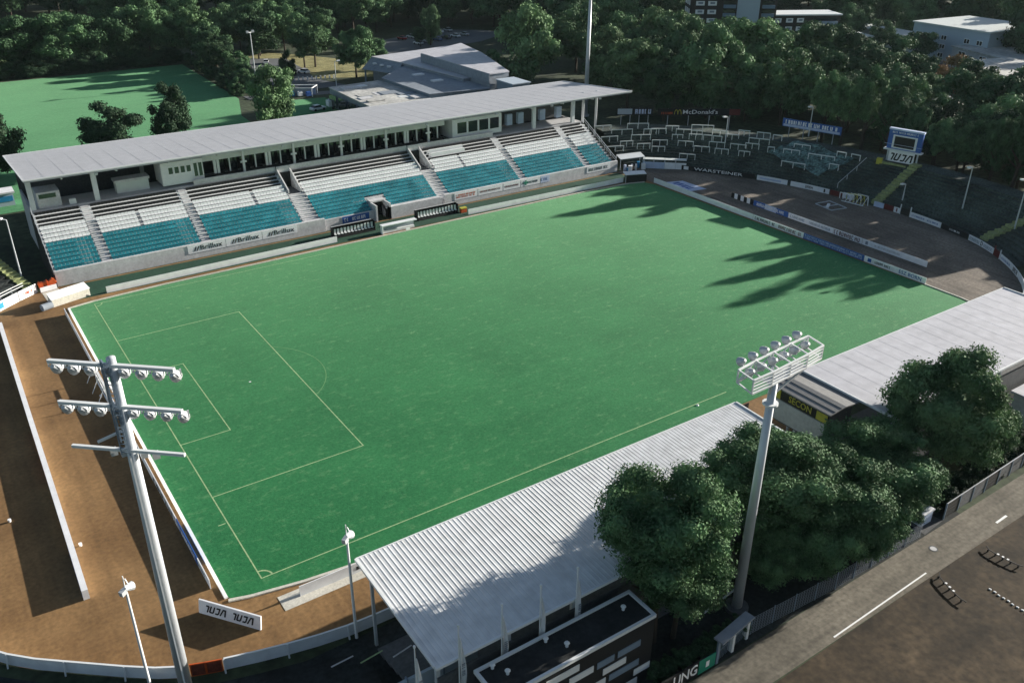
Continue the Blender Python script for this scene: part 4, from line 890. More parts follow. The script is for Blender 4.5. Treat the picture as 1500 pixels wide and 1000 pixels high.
for s_ in (-.42,.42):
    pr = None
    for k in range(9):
        a_ = math.pi*k/8; q = Vector((pos.x,pos.y,5.35))+nn*.1+dv*(s_-.4*math.cos(a_))+Vector((0,0,1.1*math.sin(a_)))
        if pr is not None: ar.beam(pr,q,.06,.16)
        pr = q
ar.build('logo','yellow_paint',mc)
hoard('long blue sign with white lettering on posts behind the terrace', (149.2,70.6),(153.1,57.6),5.6,7.4,'blue_paint',[('p',0,'pale_blue',.5,.02,.98,.2),('s',73,'white_paint',.85,.05,.95,.62)])
# scoreboard
sb = thing('scoreboard','blue framed scoreboard with black screen above a white lettered board','scoreboard',(146.5,38,4.8))
SA, SB_ = Vector((146.2,41.6)), Vector((147.9,35.2)); d = (SB_-SA).normalized(); n = Vector((d.y,-d.x)); al = Vector((d.x,d.y,0)); nn = Vector((n.x,n.y,0))
def sbp(name, s0, s1, z0, z1, dep, m, off=0): a = SA+d*s0; b_ = SA+d*s1; return MB().beam((a.x+n.x*off,a.y+n.y*off,(z0+z1)/2),(b_.x+n.x*off,b_.y+n.y*off,(z0+z1)/2),dep,z1-z0).build(name,m,sb)
LW = (SB_-SA).length
sbp('housing',0,LW,7.7,11.4,.7,'blue_paint'); sbp('screen_frame',.95,LW-.95,7.9,10.5,.1,'trim_white',.41); sbp('screen',1.35,LW-1.35,8.15,10.25,.1,'black_paint',.47)
sbp('fascia',-.1,LW+.1,11.401,11.75,.9,'pale_blue'); sbp('walkway',-.4,LW+.4,7.45,7.69,1.4,'trim_white',.1)
sbp('lettered_board',.7,LW-.9,5.0,7.4,.12,'white_board',.3)
m_ = SA+d*(LW/2-.1); logo_print(sb,(m_.x+n.x*.39,m_.y+n.y*.39,6.2),al,(0,0,1),1.45)
strokes(.35,LW*.8,'white_paint',sb,(SA.x+d.x*LW/2+n.x*.37,SA.y+d.y*LW/2+n.y*.37,11.0),al,(0,0,1),77)
for s_ in (.4,LW/2,LW-.4): q = SA+d*s_; MB().beam((q.x,q.y,3),(q.x,q.y,7.6),.25,.25).build('leg','steel',sb)
rl2 = MB(); q0 = SA-d*.4+n*.75; q1 = SB_+d*.4+n*.75; rl2.beam((q0.x,q0.y,8.7),(q1.x,q1.y,8.7),.05,.05); rl2.build('railing','pale_blue',sb)
pl = thing('planter','long yellow green step in front of the scoreboard','step',(145.2,39,4.6)); a_ = SA+n*1.6-d*.6; b_ = SB_+n*1.4-d*.3; MB().beam((a_.x,a_.y,4.95),(b_.x,b_.y,4.95),.9,.5).build('curb','stair_yellow',pl); MB().beam((a_.x-.3,a_.y+.2,5.2),(a_.x+.1,a_.y-.8,5.2),.9,1.2).build('box','yellow_paint',pl)
# handrail line up the terrace
hr = MB(); P_ = [(134.6,43.2),(137.5,43.4),(140.5,43.6),(143.5,43.9)]
for a_, b_ in zip(P_[:-1],P_[1:]): hr.beam((*a_,hgt(a_)+1.0),(*b_,hgt(b_)+1.0),.09,.09); hr.beam((*a_,hgt(a_)),(*a_,hgt(a_)+1.0),.09,.09)
tag(hr.build('handrail','steel'),'thin steel handrail climbing the terrace left of the scoreboard','railing')

# stacked goal frames and a cart on the right ring
gf = thing('goal_stack','pile of white and yellow goal frames leaning on the ring boards','goal frames',(132.3,36,0))
rg = random.Random(3)
for k in range(6):
    y = 34.2+k*.7; x = 132.2-.12*k; f_ = MB(); m_ = 'yellow_paint' if k in (1,3) else 'white_paint'
    f_.beam((x,y,.05),(x-.2,y+.1,1.9-.1*k),.12,.12); f_.beam((x-.2,y+.1,1.9-.1*k),(x-.2,y+2.4,1.8-.1*k),.12,.12); f_.beam((x,y+2.5,.05),(x-.2,y+2.4,1.8-.1*k),.12,.12); f_.beam((x-.2,y+.1,1.9-.1*k),(x-1.2,y+.4,.1),.08,.08); f_.build('goal_frame',m_,gf)
for k in range(3): MB().beam((131.4-.35*k,34.6,.08+.1*k),(130.6-.3*k,38.6,.08+.1*k),.12,.12).build('crossbar','trim_white',gf)
gr = thing('ground_frame','low grey goal frame lying on the cinder track at the right end','goal frame',(127,37.5,0))
for a_, b_ in (((124.6,40.4),(128.3,40.0)),((128.3,40.0),(127.6,35.5)),((127.6,35.5),(124.0,36.2)),((124.0,36.2),(124.6,40.4)),((124.4,38.4),(128,37.7))): MB().beam((*a_,.12),(*b_,.12),.14,.14).build('bar','steel',gr)
md_ = MB().beam((126.3,38.6,.25),(124.2,37.4,.25),.5,.3).build('net_roll','trim_white',gr)
# crowded corner next to the grandstand
ct = thing('corner_tent','white canopy over stacked kit at the far right corner','tent',(112,78,0))
MB().add([(108.2,80.2,2.7),(113.6,78.6,2.9),(113.0,76.4,2.5),(107.6,78,2.3),(108.2,80.2,2.8),(113.6,78.6,3.0),(113.0,76.4,2.6),(107.6,78,2.4)],[(3,2,1,0),(4,5,6,7),(0,1,5,4),(1,2,6,5),(2,3,7,6),(3,0,4,7)]).build('canopy','trim_white',ct)
for q in ((108.2,80.2,2.7),(113.6,78.6,2.9),(113.0,76.4,2.5),(107.6,78,2.3)): MB().beam((q[0],q[1],0),q,.1,.1).build('post','trim_white',ct)
rk = random.Random(9)
for k in range(12):
    x = 108.3+rk.random()*5; y = 75.6+rk.random()*2.2; s_ = rk.uniform(.4,.8); hgt_ = rk.uniform(.5,1.3); m_ = rk.choice(('white_paint','white_paint','pale_blue','light_blue','trim_white','black_paint'))
    o = MB(); o.box(-s_/2,s_/2,-s_*.4,s_*.4,0,hgt_); o.box(-s_*.53,s_*.53,-s_*.43,s_*.43,hgt_+.001,hgt_+.07); ob_ = o.build('kit_box',m_); ob_.location = (x,y,.03); ob_.rotation_euler.z = rk.random()*3
    tag(ob_,'%s kit box in the jumble of boxes under the corner canopy' % {'white_paint':'white','pale_blue':'pale blue','light_blue':'bright blue','trim_white':'off white','black_paint':'black'}[m_],'box','boxes in the far right corner')
tt = thing('tunnel_cover','blue sided white roofed tunnel cover beside the corner canopy','tunnel cover',(116,75,0))
tp = [(112.8,76.6),(119.8,70.6)]; dv = (Vector(tp[1])-Vector(tp[0])).normalized(); nv = Vector((-dv.y,dv.x))
for k in range(4):
    a_ = Vector(tp[0])+dv*k*2.3; b_ = a_+dv*2.25; q = MB(); m_ = 'pale_blue' if k < 2 else 'white_board'
    q.beam((a_.x,a_.y,.75),(b_.x,b_.y,.75),.08,1.4); q.build('side_panel',m_,tt); q = MB(); q.beam((a_.x+nv.x*.7,a_.y+nv.y*.7,2.0),(b_.x+nv.x*.7,b_.y+nv.y*.7,2.0),1.5,.1); q.build('roof_panel','pale_trim',tt)
    MB().beam((a_.x,a_.y,0),(a_.x,a_.y,1.95),.1,.1).build('post','steel',tt); MB().beam((a_.x+nv.x*1.4,a_.y+nv.y*1.4,0),(a_.x+nv.x*1.4,a_.y+nv.y*1.4,1.95),.1,.1).build('post','steel',tt)
bt = thing('corner_shelter','low black fronted shelter with a white roof at the far right pitch corner','shelter',(104.6,70.8,0))
MB().add([(102.9,70.4,.05),(106.9,68.9,.05),(107.4,70.2,.05),(103.4,71.7,.05),(102.9,70.4,1.5),(106.9,68.9,1.5),(107.4,70.2,1.6),(103.4,71.7,1.6)],[(3,2,1,0),(4,5,6,7),(0,1,5,4),(1,2,6,5),(2,3,7,6),(3,0,4,7)]).build('body','black_paint',bt)
MB().add([(102.6,70.6,1.62),(106.9,69.0,1.62),(107.5,70.5,1.85),(103.2,72.1,1.85),(102.6,70.6,1.72),(106.9,69.0,1.72),(107.5,70.5,1.95),(103.2,72.1,1.95)],[(3,2,1,0),(4,5,6,7),(0,1,5,4),(1,2,6,5),(2,3,7,6),(3,0,4,7)]).build('roof','white_board',bt)
MB().beam((102.7,70.6,.8),(102.75,70.55,.8),.5,1.5).build('side_panel','white_board',bt)
bm_ = MB().sheet([(109.4,66.6),(113.6,65.2),(113.8,58.6),(108.9,59.4)],.05).build('advertising_mat','pale_blue'); tag(bm_,'pale blue printed mat lying on the track by the far right corner','mat')
strokes(1.6,5,'blue_paint',bm_,(111.4,62.6,.07),(0,-1,0),(1,0,0),88,bold=.25)

# ------------------------------------------------------------------ dugouts
def dugout(x0, x1, y, label):
    t = thing('dugout', label, 'dugout', ((x0+x1)/2,y,0), 0, 'team dugouts')
    q = MB(); L = x1-x0
    q.add([(x0,y+1.6,0),(x1,y+1.6,0),(x1,y+1.6,1.5),(x0,y+1.6,1.5),(x1,y+.5,2.0),(x0,y+.5,2.0),(x0,y+1.66,0),(x1,y+1.66,0),(x1,y+1.66,1.55),(x0,y+1.66,1.55),(x1,y+.5,2.06),(x0,y+.5,2.06)],[(0,1,2,3),(3,2,4,5),(7,6,9,8),(8,9,11,10),(5,4,10,11)])
    q.build('shell','black_paint',t); e = MB(); e.box(x0-.06,x0,y+.3,y+1.66,0,1.7); e.box(x1,x1+.06,y+.3,y+1.66,0,1.7); e.build('end_panel','black_paint',t)
    MB().box(x0,x1,y+.1,y+1.58,0.03,.25).build('floor','black_paint',t)
    MB().beam((x0-.1,y+1.72,1.62),(x1+.1,y+1.72,1.62),.1,.08).build('rim','trim_white',t)
    n_ = int(L/.62)
    for i in range(n_):
        x = x0+.35+i*(L-.7)/(n_-1); s_ = MB(); s_.box(x-.19,x+.19,y+.45,y+.85,.5,.62); s_.box(x-.19,x+.19,y+.85,y+.98,.5,1.45); s_.build('seat','seat_white',t)
dugout(39.9,47.6,73.3,'black team dugout with white seats left of the players tunnel')
dugout(56.2,64.6,73.3,'black team dugout with white seats right of the players tunnel')
cs = thing('officials_shelter','small white roofed shelter on the touchline between the two dugouts','shelter',(51,70.6,0))
MB().box(47.6,54.4,70.7,71.7,1.45,1.6).build('roof','white_board',cs); MB().box(47.9,54.1,71.5,71.6,.05,1.44).build('back_panel','slate_roof',cs); MB().box(47.6,47.75,70.7,71.5,.05,1.44).build('side_panel','white_board',cs); MB().box(48,54,71.05,71.45,.05,.5).build('bench','trim_white',cs)
for x in (51.9,): tag(MB().box(x,x+.8,70.2,70.4,.06,.5).build('water_crate','white_paint'),'small white crate on the touchline in front of the white roofed shelter','crate')
tb = thing('cool_box','orange and yellow cool box at the right end of the second dugout','box',(65.4,73.2,0)); MB().box(64.9,66.1,72.9,73.6,.04,.8).build('body','orange_paint',tb); MB().box(64.85,66.15,72.85,73.65,.801,.95).build('lid','yellow_paint',tb)
# left corner: white housing, orange barriers
wb = thing('equipment_housing','long white housing box with cream front at the far left pitch corner','housing',(-2,70.6,0))
q0, q1 = Vector((-5.1,70.0)), Vector((.2,71.6)); dv = (q1-q0).normalized(); nv = Vector((-dv.y,dv.x))
MB().add([(q0.x,q0.y,.05),(q1.x,q1.y,.05),(q1.x+nv.x*1.2,q1.y+nv.y*1.2,.05),(q0.x+nv.x*1.2,q0.y+nv.y*1.2,.05),(q0.x,q0.y,1.15),(q1.x,q1.y,1.15),(q1.x+nv.x*1.2,q1.y+nv.y*1.2,1.7),(q0.x+nv.x*1.2,q0.y+nv.y*1.2,1.7)],[(3,2,1,0),(0,1,5,4),(1,2,6,5),(2,3,7,6),(3,0,4,7)]).build('body','kerb_concrete',wb)
MB().add([(q0.x-.1,q0.y-.12,1.16),(q1.x+.1,q1.y-.08,1.16),(q1.x+nv.x*1.3,q1.y+nv.y*1.3,1.76),(q0.x+nv.x*1.3,q0.y+nv.y*1.3,1.76),(q0.x-.1,q0.y-.12,1.24),(q1.x+.1,q1.y-.08,1.24),(q1.x+nv.x*1.3,q1.y+nv.y*1.3,1.84),(q0.x+nv.x*1.3,q0.y+nv.y*1.3,1.84)],[(3,2,1,0),(4,5,6,7),(0,1,5,4),(1,2,6,5),(2,3,7,6),(3,0,4,7)]).build('lid','white_board',wb)
cy = MB(); cy.cyl((-6.6,69.6,.5),(-5.2,70.2,.5),.5,n=12); tag(cy.build('roller','slate_roof'),'dark grey roller at the left end of the white housing box','roller')
og = thing('orange_barrier','orange barrier gate with a white base where the left ring meets the stand','barrier',(-4.6,77.3,0))
for k in range(3): MB().beam((-5.8+k*.8,77.1+k*.05,.9),(-5.1+k*.8,77.15+k*.05,1.0+.2*k),.5,.9).build('board','orange_paint',og)
MB().beam((-5.7,76.6,.4),(-3.4,77.0,.4),.12,.75).build('base_board','white_board',og)
for k in range(3): MB().beam((-5.7+k*1.1,76.75+k*.15,0),(-5.7+k*1.1,76.75+k*.15,1.8),.08,.08).build('post','orange_paint',og)
ps = structure(MB().sheet([(-5.6,76.3),(-3.3,76.8),(-2.9,72.9),(-5.4,72.0)],.04).build('paving_slab','kerb_concrete'))
for (x, y, lab) in ((-4.9,40.2,'small white net roll behind the left goal'),(-17.2,20.8,'small white bucket in the shadow left of the track boards'),(-12.3,13.4,'small white bucket beside the track boards')):
    q = MB(); q.cyl((0,0,0),(0,0,.26),.12,.15,10); q.cyl((0,0,.261),(0,0,.29),.16,n=10); o = q.build('bucket','white_paint'); o.location = (x,y,.03); tag(o,lab,'bucket')
fg = thing('folded_goal','folded white goal frame with net behind the left goal line boards','goal frame',(-3.9,42,0))
for z in (.1,1.2,2.2): MB().beam((-4.5,38.5,z),(-4.5,44.5,z),.12,.12).build('bar','white_paint',fg)
for y in (38.5,41.5,44.5): MB().beam((-4.5,y,0),(-4.5,y,2.2),.12,.12).build('post','white_paint',fg); MB().beam((-4.5,y,2.2),(-5.6,y,.1),.07,.07).build('stay','white_paint',fg)

# ------------------------------------------------------------------ near right: fence, gate, boards, bike rails
fc = thing('mesh_fence','dark wire mesh fence on grey posts along the near road','fence',(45,-29,0))
fm = MB(); fpts = [(30.9,-28.5),(41,-29.3),(53.8,-29.2)]
def fence_run(p0, p1, n_, t):
    p0 = Vector(p0); p1 = Vector(p1)
    for k in range(n_):
        a_ = p0.lerp(p1,k/n_); b_ = p0.lerp(p1,(k+1)/n_); MB().beam((a_.x,a_.y,0),(a_.x,a_.y,1.95),.07,.07).build('post','steel_blue',t); q = MB()
        for i in range(1,8): c_ = a_.lerp(b_,i/8); q.beam((c_.x,c_.y,.08),(c_.x,c_.y,1.85),.02,.02)
        for i in range(10): z = .1+i*.19; q.beam((a_.x,a_.y,z),(b_.x,b_.y,z),.02,.02)
        q.build('mesh_panel','slate_roof',t)
fence_run((30.9,-28.5),(41.1,-29.0),4,fc); fence_run((41.1,-29.0),(53.6,-29.0),5,fc)
fc2 = thing('board_fence','dark slatted fence with a pale top edge along the road at the right edge','fence',(70,-28.5,0))
a0_, b0_ = Vector((57.8,-28.7)), Vector((80,-28.0))
for k in range(9):
    a_ = a0_.lerp(b0_,k/9); b_ = a0_.lerp(b0_,(k+1)/9); MB().beam((a_.x,a_.y,0),(a_.x,a_.y,1.95),.12,.12).build('post','steel_blue',fc2)
    for i in range(4): z = .3+i*.42; MB().beam((a_.x+.07,a_.y,z),(b_.x-.07,b_.y,z),.04,.38).build('slat','dark_concrete' if k % 3 else 'black_wall',fc2)
    MB().beam((a_.x,a_.y,1.92),(b_.x,b_.y,1.92),.08,.07).build('cap','steel',fc2)
gt = thing('entrance_gate','grey framed entrance gate with pale posts at the bottom of the trees','gate',(28.4,-29,0))
for (x, y) in ((26.4,-29.1),(28.3,-28.8),(30.3,-28.5)): MB().beam((x,y,0),(x,y,2.35),.45 if x > 27 else .15,.25).build('post','trim_white' if x > 27 else 'steel_blue',gt)
MB().beam((26.3,-29.1,2.42),(30.5,-28.5,2.42),.9,.16).build('canopy','slate_roof',gt)
for x0_ in (26.6,28.6):
    q = MB(); 
    for i in range(8): x = x0_+i*.2; q.beam((x,-29.07+(x-26.4)*.155,.15),(x,-29.07+(x-26.4)*.155,2.1),.03,.03)
    q.beam((x0_,-29.04+(x0_-26.4)*.155,1.1),(x0_+1.5,-29.04+(x0_-24.9)*.155,1.1),.04,.04); q.build('leaf','steel_blue',gt)
gw = thing('painted_board','dark board with big white letters and a green end by the gate','sign',(23.5,-29,0))
MB().box(19.5,25.2,-29.15,-29.0,.05,1.5).build('panel','black_paint',gw); text('UNG',1.05,'white_paint',gw,(22.9,-29.17,.8),(1,0,0),(0,0,1),width=2.5)
MB().box(24.3,26.1,-29.2,-29.151,.1,1.5).build('green_panel','green_paint',gw); strokes(.6,.9,'white_paint',gw,(25.2,-29.215,.8),(1,0,0),(0,0,1),91,bold=.3)
sh = thing('rail_stand','low stand with two rows of pale rails in the shade beside the mast','railing',(31,-24.4,0))
for z, y in ((1.5,-24.2),(.8,-24.9)): MB().beam((28.9,y-.3,z),(33.0,y+.2,z),.12,.12).build('rail','trim_white',sh)
for k in range(5): x = 28.9+k*1.0; MB().beam((x,-24.5+k*.1,0),(x,-24.4+k*.1,1.5),.1,.1).build('post','trim_white',sh)
lb = thing('litter_bin','pale box by the fence gap next to the road','bin',(55.6,-27.6,0)); MB().box(54.9,56.5,-28.2,-27.0,.02,1.4).build('body','pale_blue',lb); MB().box(54.8,56.6,-28.3,-26.9,1.401,1.55).build('lid','white_board',lb)
structure(MB().sheet([(54.2,-29.1),(57.6,-28.8),(57.2,-26),(54.4,-26.4)],.034).build('path','asphalt'))
for (p0, p1, lab) in (((50.0,-32.9),(48.7,-36.4),'low dark bent bike rail on the dirt ground nearest the long white line'),((56.9,-33.4),(57.2,-36.8),'low dark bike rail on the dirt ground farther right')):
    t = thing('bike_rail', lab, 'bike rail', (p0[0],p0[1],0)); p0 = Vector(p0); p1 = Vector(p1); d = (p1-p0).normalized(); n = Vector((-d.y,d.x))
    pts = [p0+n*.35,p0.lerp(p1,.15),p0.lerp(p1,.5)-n*.1,p0.lerp(p1,.85),p1+n*.2]
    for z in (.28,):
        q = MB()
        for a_, b_ in zip(pts[:-1],pts[1:]): q.beam((a_.x,a_.y,z),(b_.x,b_.y,z),.07,.07)
        q.build('rail','black_paint',t)
    for k in range(5): q = p0.lerp(p1,.1+k*.2); MB().beam((q.x,q.y,0),(q.x,q.y,.3),.12,.12).build('post','rubber',t); 
    for k in range(3): q = p0.lerp(p1,.35+k*.13); MB().box(q.x-.1,q.x+.1,q.y-.12,q.y+.06,.301,.34).build('reflector','white_paint',t)
for k in range(13):
    x = 52.4-.02*k+.05*math.sin(k*2.1); y = -36.6-k*.42; q = MB(); q.box(-.07,.07,-.11,.11,0,.05); q.box(-.05,.05,-.08,.08,.05,.08); o = q.build('marker_stone','white_paint'); o.location = (x,y,.015); o.rotation_euler.z = rnd.uniform(-.3,.3); tag(o,'%s white marker stone of the dashed row, counted from the road' % ORD[min(k,11)] if k < 12 else 'last white marker stone of the dashed row, farthest from the road','marker stone','row of white marker stones')



# ------------------------------------------------------------------ halls behind the main stand
def bldg(name, label, poly, z0, z1, wall, roof, cat='building', group=None, over=.3):
    cx = sum(p[0] for p in poly)/len(poly); cy = sum(p[1] for p in poly)/len(poly); t = thing(name, label, cat, (cx,cy,0), 0, group)
    MB().prism(poly, z0, z1-.25).build('wall', wall, t)
    big = [(cx+(x-cx)*(1+over/max(1,math.hypot(x-cx,y-cy))), cy+(y-cy)*(1+over/max(1,math.hypot(x-cx,y-cy)))) for x, y in poly]
    r_ = MB().prism(big, z1-.249, z1).build('roof', roof, t); return t, r_
def ccw(P):
    A = sum(a[0]*b[1]-b[0]*a[1] for a, b in zip(P, P[1:]+P[:1])); return P if A > 0 else P[::-1]
t, r_ = bldg('sports_hall','large grey flat roofed hall behind the right half of the stand', ccw([(106.2,192.8),(138,198),(131,172),(124,150),(112.5,150),(109.6,178.6)]), 0, 7.0, 'slate_roof', 'smooth_roof')
for k in range(4): MB().box(112.3-.06,112.45,152+k*6,156+k*6,2,4.6).build('window','glass_dark',t)
t2, r2 = bldg('sports_hall','taller grey hall block with a blue grey fascia behind the stand', ccw([(114.7,177),(134,186.5),(130,168),(121,140.5),(114.7,140.2)]), 0, 9.5, 'slate_roof', 'smooth_roof')
MB().prism(ccw([(114.5,177.2),(114.3,177.0),(114.3,139.9),(114.5,139.9)]),7.1,9.3).build('fascia','slate_roof',t2)
t3, r3 = bldg('sports_hall','lower grey hall wing with two pale rooflights behind the stand', ccw([(96.8,166.3),(109.4,178.6),(114.1,175),(114.1,139.8),(97.3,141.9)]), 0, 6.0, 'steel_blue', 'slate_roof', over=.8)
for (x, y) in ((106.5,164.5),(106.8,154.5)): MB().box(x-1.6,x+1.6,y-.8,y+.8,6.001,6.35).build('rooflight','white_board',r3)
sl = thing('hall_canopy','sloping blue grey canopy with small rooflights at the left end of the halls','canopy',(107,188,0))
MB().add([(106,193,6.6),(109.3,179.2,6.6),(106.5,177.5,4.0),(101.5,190.5,4.0),(106,193,6.8),(109.3,179.2,6.8),(106.5,177.5,4.2),(101.5,190.5,4.2)],[(3,2,1,0),(4,5,6,7),(0,1,5,4),(1,2,6,5),(2,3,7,6),(3,0,4,7)]).build('roof','slate_roof',sl)
for (x, y) in ((102.2,189.8),(106.3,178.2)): MB().beam((x,y,0),(x,y,4),.4,.4).build('post','steel_blue',sl)
for k in range(3): x = 104.6+k*.7; y = 188-k*3.3; MB().box(x-.5,x+.5,y-.5,y+.5,5.6,6.0).build('rooflight','white_board',sl)
t4, r4 = bldg('gravel_hall','low hall with a patchy pale gravel roof behind the middle of the stand', ccw([(80.7,167.1),(95.8,168.3),(97.1,166),(97,124),(79.3,124)]), 0, 5.0, 'slate_roof', 'gravel_roof')
rg = random.Random(21)
for k in range(16):
    x = 82+rg.random()*13; y = 128+rg.random()*36; a = rg.uniform(.8,2.6); b_ = rg.uniform(.6,1.8); MB().box(x-a,x+a,y-b_,y+b_,5.001,5.05+rg.random()*.35).build('roof_patch', rg.choice(('pale_concrete','slate_roof','trim_white','gravel_roof')), r4)
for k in range(6): MB().box(79.22,79.298,130+k*6,134.5+k*6,1,4).build('window','glass_dark',t4)
t5, _ = bldg('annex','blue grey annex roof beyond the right end of the stand roof', ccw([(116.5,139.6),(122,139.6),(122,132),(116.5,132)]), 0, 8, 'steel_blue', 'tower_panel')
# goal cage, trailer and club cars
cg = thing('ball_cage','white framed cage full of training gear on the lawn behind the stand','cage',(77,183,0))
for (x, y) in ((72.6,186),(81,180.6),(84,184),(76,189)): MB().beam((x,y,0),(x,y,2.4),.18,.18).build('post','white_paint',cg)
for a_, b_ in (((72.6,186),(81,180.6)),((81,180.6),(84,184)),((84,184),(76,189)),((76,189),(72.6,186))): MB().beam((*a_,2.4),(*b_,2.4),.18,.18).build('rail','white_paint',cg)
MB().beam((74,187,.9),(83,182.6,.9),.08,1.8).build('side_panel','slate_roof',cg)
for k in range(4): x = 74.5+k*2; o = MB(); o.box(-.7,.7,-.5,.5,0,.9); o.box(-.55,.55,-.4,.4,.9,1.2); o = o.build('gear_bag', ('white_paint','light_blue','trim_white','blue_paint')[k]); o.location = (x,185.9-k*1.25,.05); tag(o,('white gear bag at the left end of the ball cage','bright blue gear bag in the ball cage','pale gear bag in the ball cage between two blue ones','dark blue gear bag at the right end of the ball cage')[k],'gear bag')
def car_mesh():
    b = MB(); L = 4.3
    b.add([(-2.1,-.85,.35),(2.1,-.85,.35),(2.1,.85,.35),(-2.1,.85,.35),(-2.15,-.85,.8),(2.15,-.85,.72),(2.15,.85,.72),(-2.15,.85,.8),(-1.9,-.8,.95),(1.95,-.8,.85),(1.95,.8,.85),(-1.9,.8,.95)],[(3,2,1,0),(0,1,5,4),(1,2,6,5),(2,3,7,6),(3,0,4,7),(4,5,9,8),(5,6,10,9),(6,7,11,10),(7,4,8,11),(8,9,10,11)])
    c = MB(); c.add([(-1.75,-.78,.951),(.95,-.78,.9),(.95,.78,.9),(-1.75,.78,.951),(-1.2,-.64,1.44),(.3,-.64,1.44),(.3,.64,1.44),(-1.2,.64,1.44)],[(0,1,5,4),(1,2,6,5),(2,3,7,6),(3,0,4,7)])
    r_ = MB(); r_.box(-1.22,.32,-.66,.66,1.441,1.5)
    w_ = MB(); w_.cyl((0,-.12,0),(0,.12,0),.33,n=12)
    return b, c.mesh('windows','glass_dark'), r_, w_.mesh('wheel','rubber')
_cb, _cw, _cr, _cwh = car_mesh(); _cm = {}
def car(x, y, rz, colr, label, group='parked cars', s=1.0):
    if colr not in _cm: _cm[colr] = (_cb.mesh('body',colr), _cr.mesh('roof',colr))
    t = thing('parked_car', label, 'car', (x,y,.06), rz, group); t.scale = (s,s,s); link('body',_cm[colr][0],t,True); link('windows',_cw,t,True); link('roof',_cm[colr][1],t,True)
    for wx in (-1.3,1.3):
        for wy in (-.78,.78): o = link('wheel',_cwh,t,True); o.location = (wx,wy,.33)
car(75.6,164.0,.2,'car_white','white car parked behind the stand roof beside the lawn')
tl = thing('trailer','long white trailer behind the stand roof beside the white car','trailer',(80.6,163.9,0)); MB().box(78.4,83.2,163,165,.8,2.3).build('body','white_board',tl)
for x in (79.6,82): MB().cyl((x,162.95,.45),(x,163.2,.45),.4,n=12).build('wheel','rubber',tl)
cl = ['car_white','car_silver','car_blue','car_black','car_white','car_silver','car_red','car_white','car_silver','car_black','car_white','car_silver']
cnm = {'car_white':'white','car_silver':'silver','car_blue':'dark blue','car_black':'black','car_red':'red'}
for k in range(12): car(150+(k % 6)*5.2, 244+(k//6)*13+(k % 6)*1.9, R(100), cl[k], '%s car, %s row of the hall car park, %s from left' % (cnm[cl[k]], ('front','back')[k//6], ORD[k % 6]), 'cars in the car park beyond the halls')
for k, (x, y, c) in enumerate([(88,236,'car_white'),(93.5,228.5,'car_silver'),(92.2,214,'car_white')]): car(x,y,R(70+k*20),c,('white car at the far end of the club road by the dry grass','silver car halfway along the club road','white car at the near end of the club road')[k],'cars on the club road')
hw = thing('bollard_row','row of short pale bollards beside the club path','bollards',(88,204,0))
for k in range(14): MB().beam((80+k*1.3,206-k*.35,0),(80+k*1.3,206-k*.35,1.1),.35,.35).build('bollard','trim_white',hw)

# ------------------------------------------------------------------ apartment blocks
def block(name, label, A, ang, L, D, H, wall, bays, base=0, roof='slate_roof', winmat='white_paint', storey=2.9, group='apartment blocks'):
    """A: near left corner of the face turned to the stadium; ang: direction of that face"""
    t = thing(name, label, 'building', (A[0],A[1],base), 0, group); d = Vector((math.cos(ang),math.sin(ang))); n = Vector((-d.y,d.x))
    A = Vector(A); B = A+d*L; C = B+n*D; E_ = A+n*D
    MB().prism(ccw([tuple(A),tuple(B),tuple(C),tuple(E_)]), base, base+H).build('wall', wall, t)
    o = .5; P_ = [A-d*o-n*o, B+d*o-n*o, C+d*o+n*o, E_-d*o+n*o]; r_ = MB().prism(ccw([tuple(p) for p in P_]), base+H+.002, base+H+.45).build('roof', roof, t)
    def face(P0, dd, nn, LL, bays):
        for s0, s1, kind in bays:
            ns = int(H/storey)
            for k in range(ns):
                z = base+k*storey+.95; a = P0+dd*s0*LL-nn*.02; b_ = P0+dd*s1*LL-nn*.02
                if kind == 'w':
                    q = MB().beam((a.x,a.y,z+.7),(b_.x,b_.y,z+.7),.12,1.4).build('window','glass_dark',t); f_ = MB()
                    for zz in (z-.05,z+1.45): f_.beam((a.x-nn.x*.06,a.y-nn.y*.06,zz),(b_.x-nn.x*.06,b_.y-nn.y*.06,zz),.14,.16)
                    m_ = a.lerp(b_,.5)
                    for pp_ in (a,b_,m_): f_.beam((pp_.x-nn.x*.06,pp_.y-nn.y*.06,z),(pp_.x-nn.x*.06,pp_.y-nn.y*.06,z+1.4),.16,.14)
                    f_.build('window_frame',winmat,q)
                elif kind == 'W':
                    q = MB().beam((a.x,a.y,z+.7),(b_.x,b_.y,z+.7),.16,1.5).build('window',winmat,t); i0 = a.lerp(b_,.25); i1 = a.lerp(b_,.8)
                    MB().beam((i0.x-nn.x*.1,i0.y-nn.y*.1,z+.8),(i1.x-nn.x*.1,i1.y-nn.y*.1,z+.8),.06,.7).build('pane','slate_roof',q)
                elif kind == 'b':
                    q = MB().beam((a.x-nn.x*.6,a.y-nn.y*.6,z-.2),(b_.x-nn.x*.6,b_.y-nn.y*.6,z-.2),1.2,1.1).build('balcony','balcony_blue',t)
                    MB().beam((a.x,a.y,z+1.0),(b_.x,b_.y,z+1.0),.1,1.2).build('window','glass_dark',t)
            if kind == 'p': a = P0+dd*s0*LL-nn*.15; b_ = P0+dd*s1*LL-nn*.15; MB().beam((a.x,a.y,base+H/2),(b_.x,b_.y,base+H/2),.25,H-.2).build('wall_panel','tower_panel',t)
    face(A, d, n, L, bays)
    face(A+n*D, -n, d, D, [(.15,.3,'w'),(.45,.6,'w'),(.75,.9,'w')])
    return t
AN = math.atan2(164-181.5, 252-227)
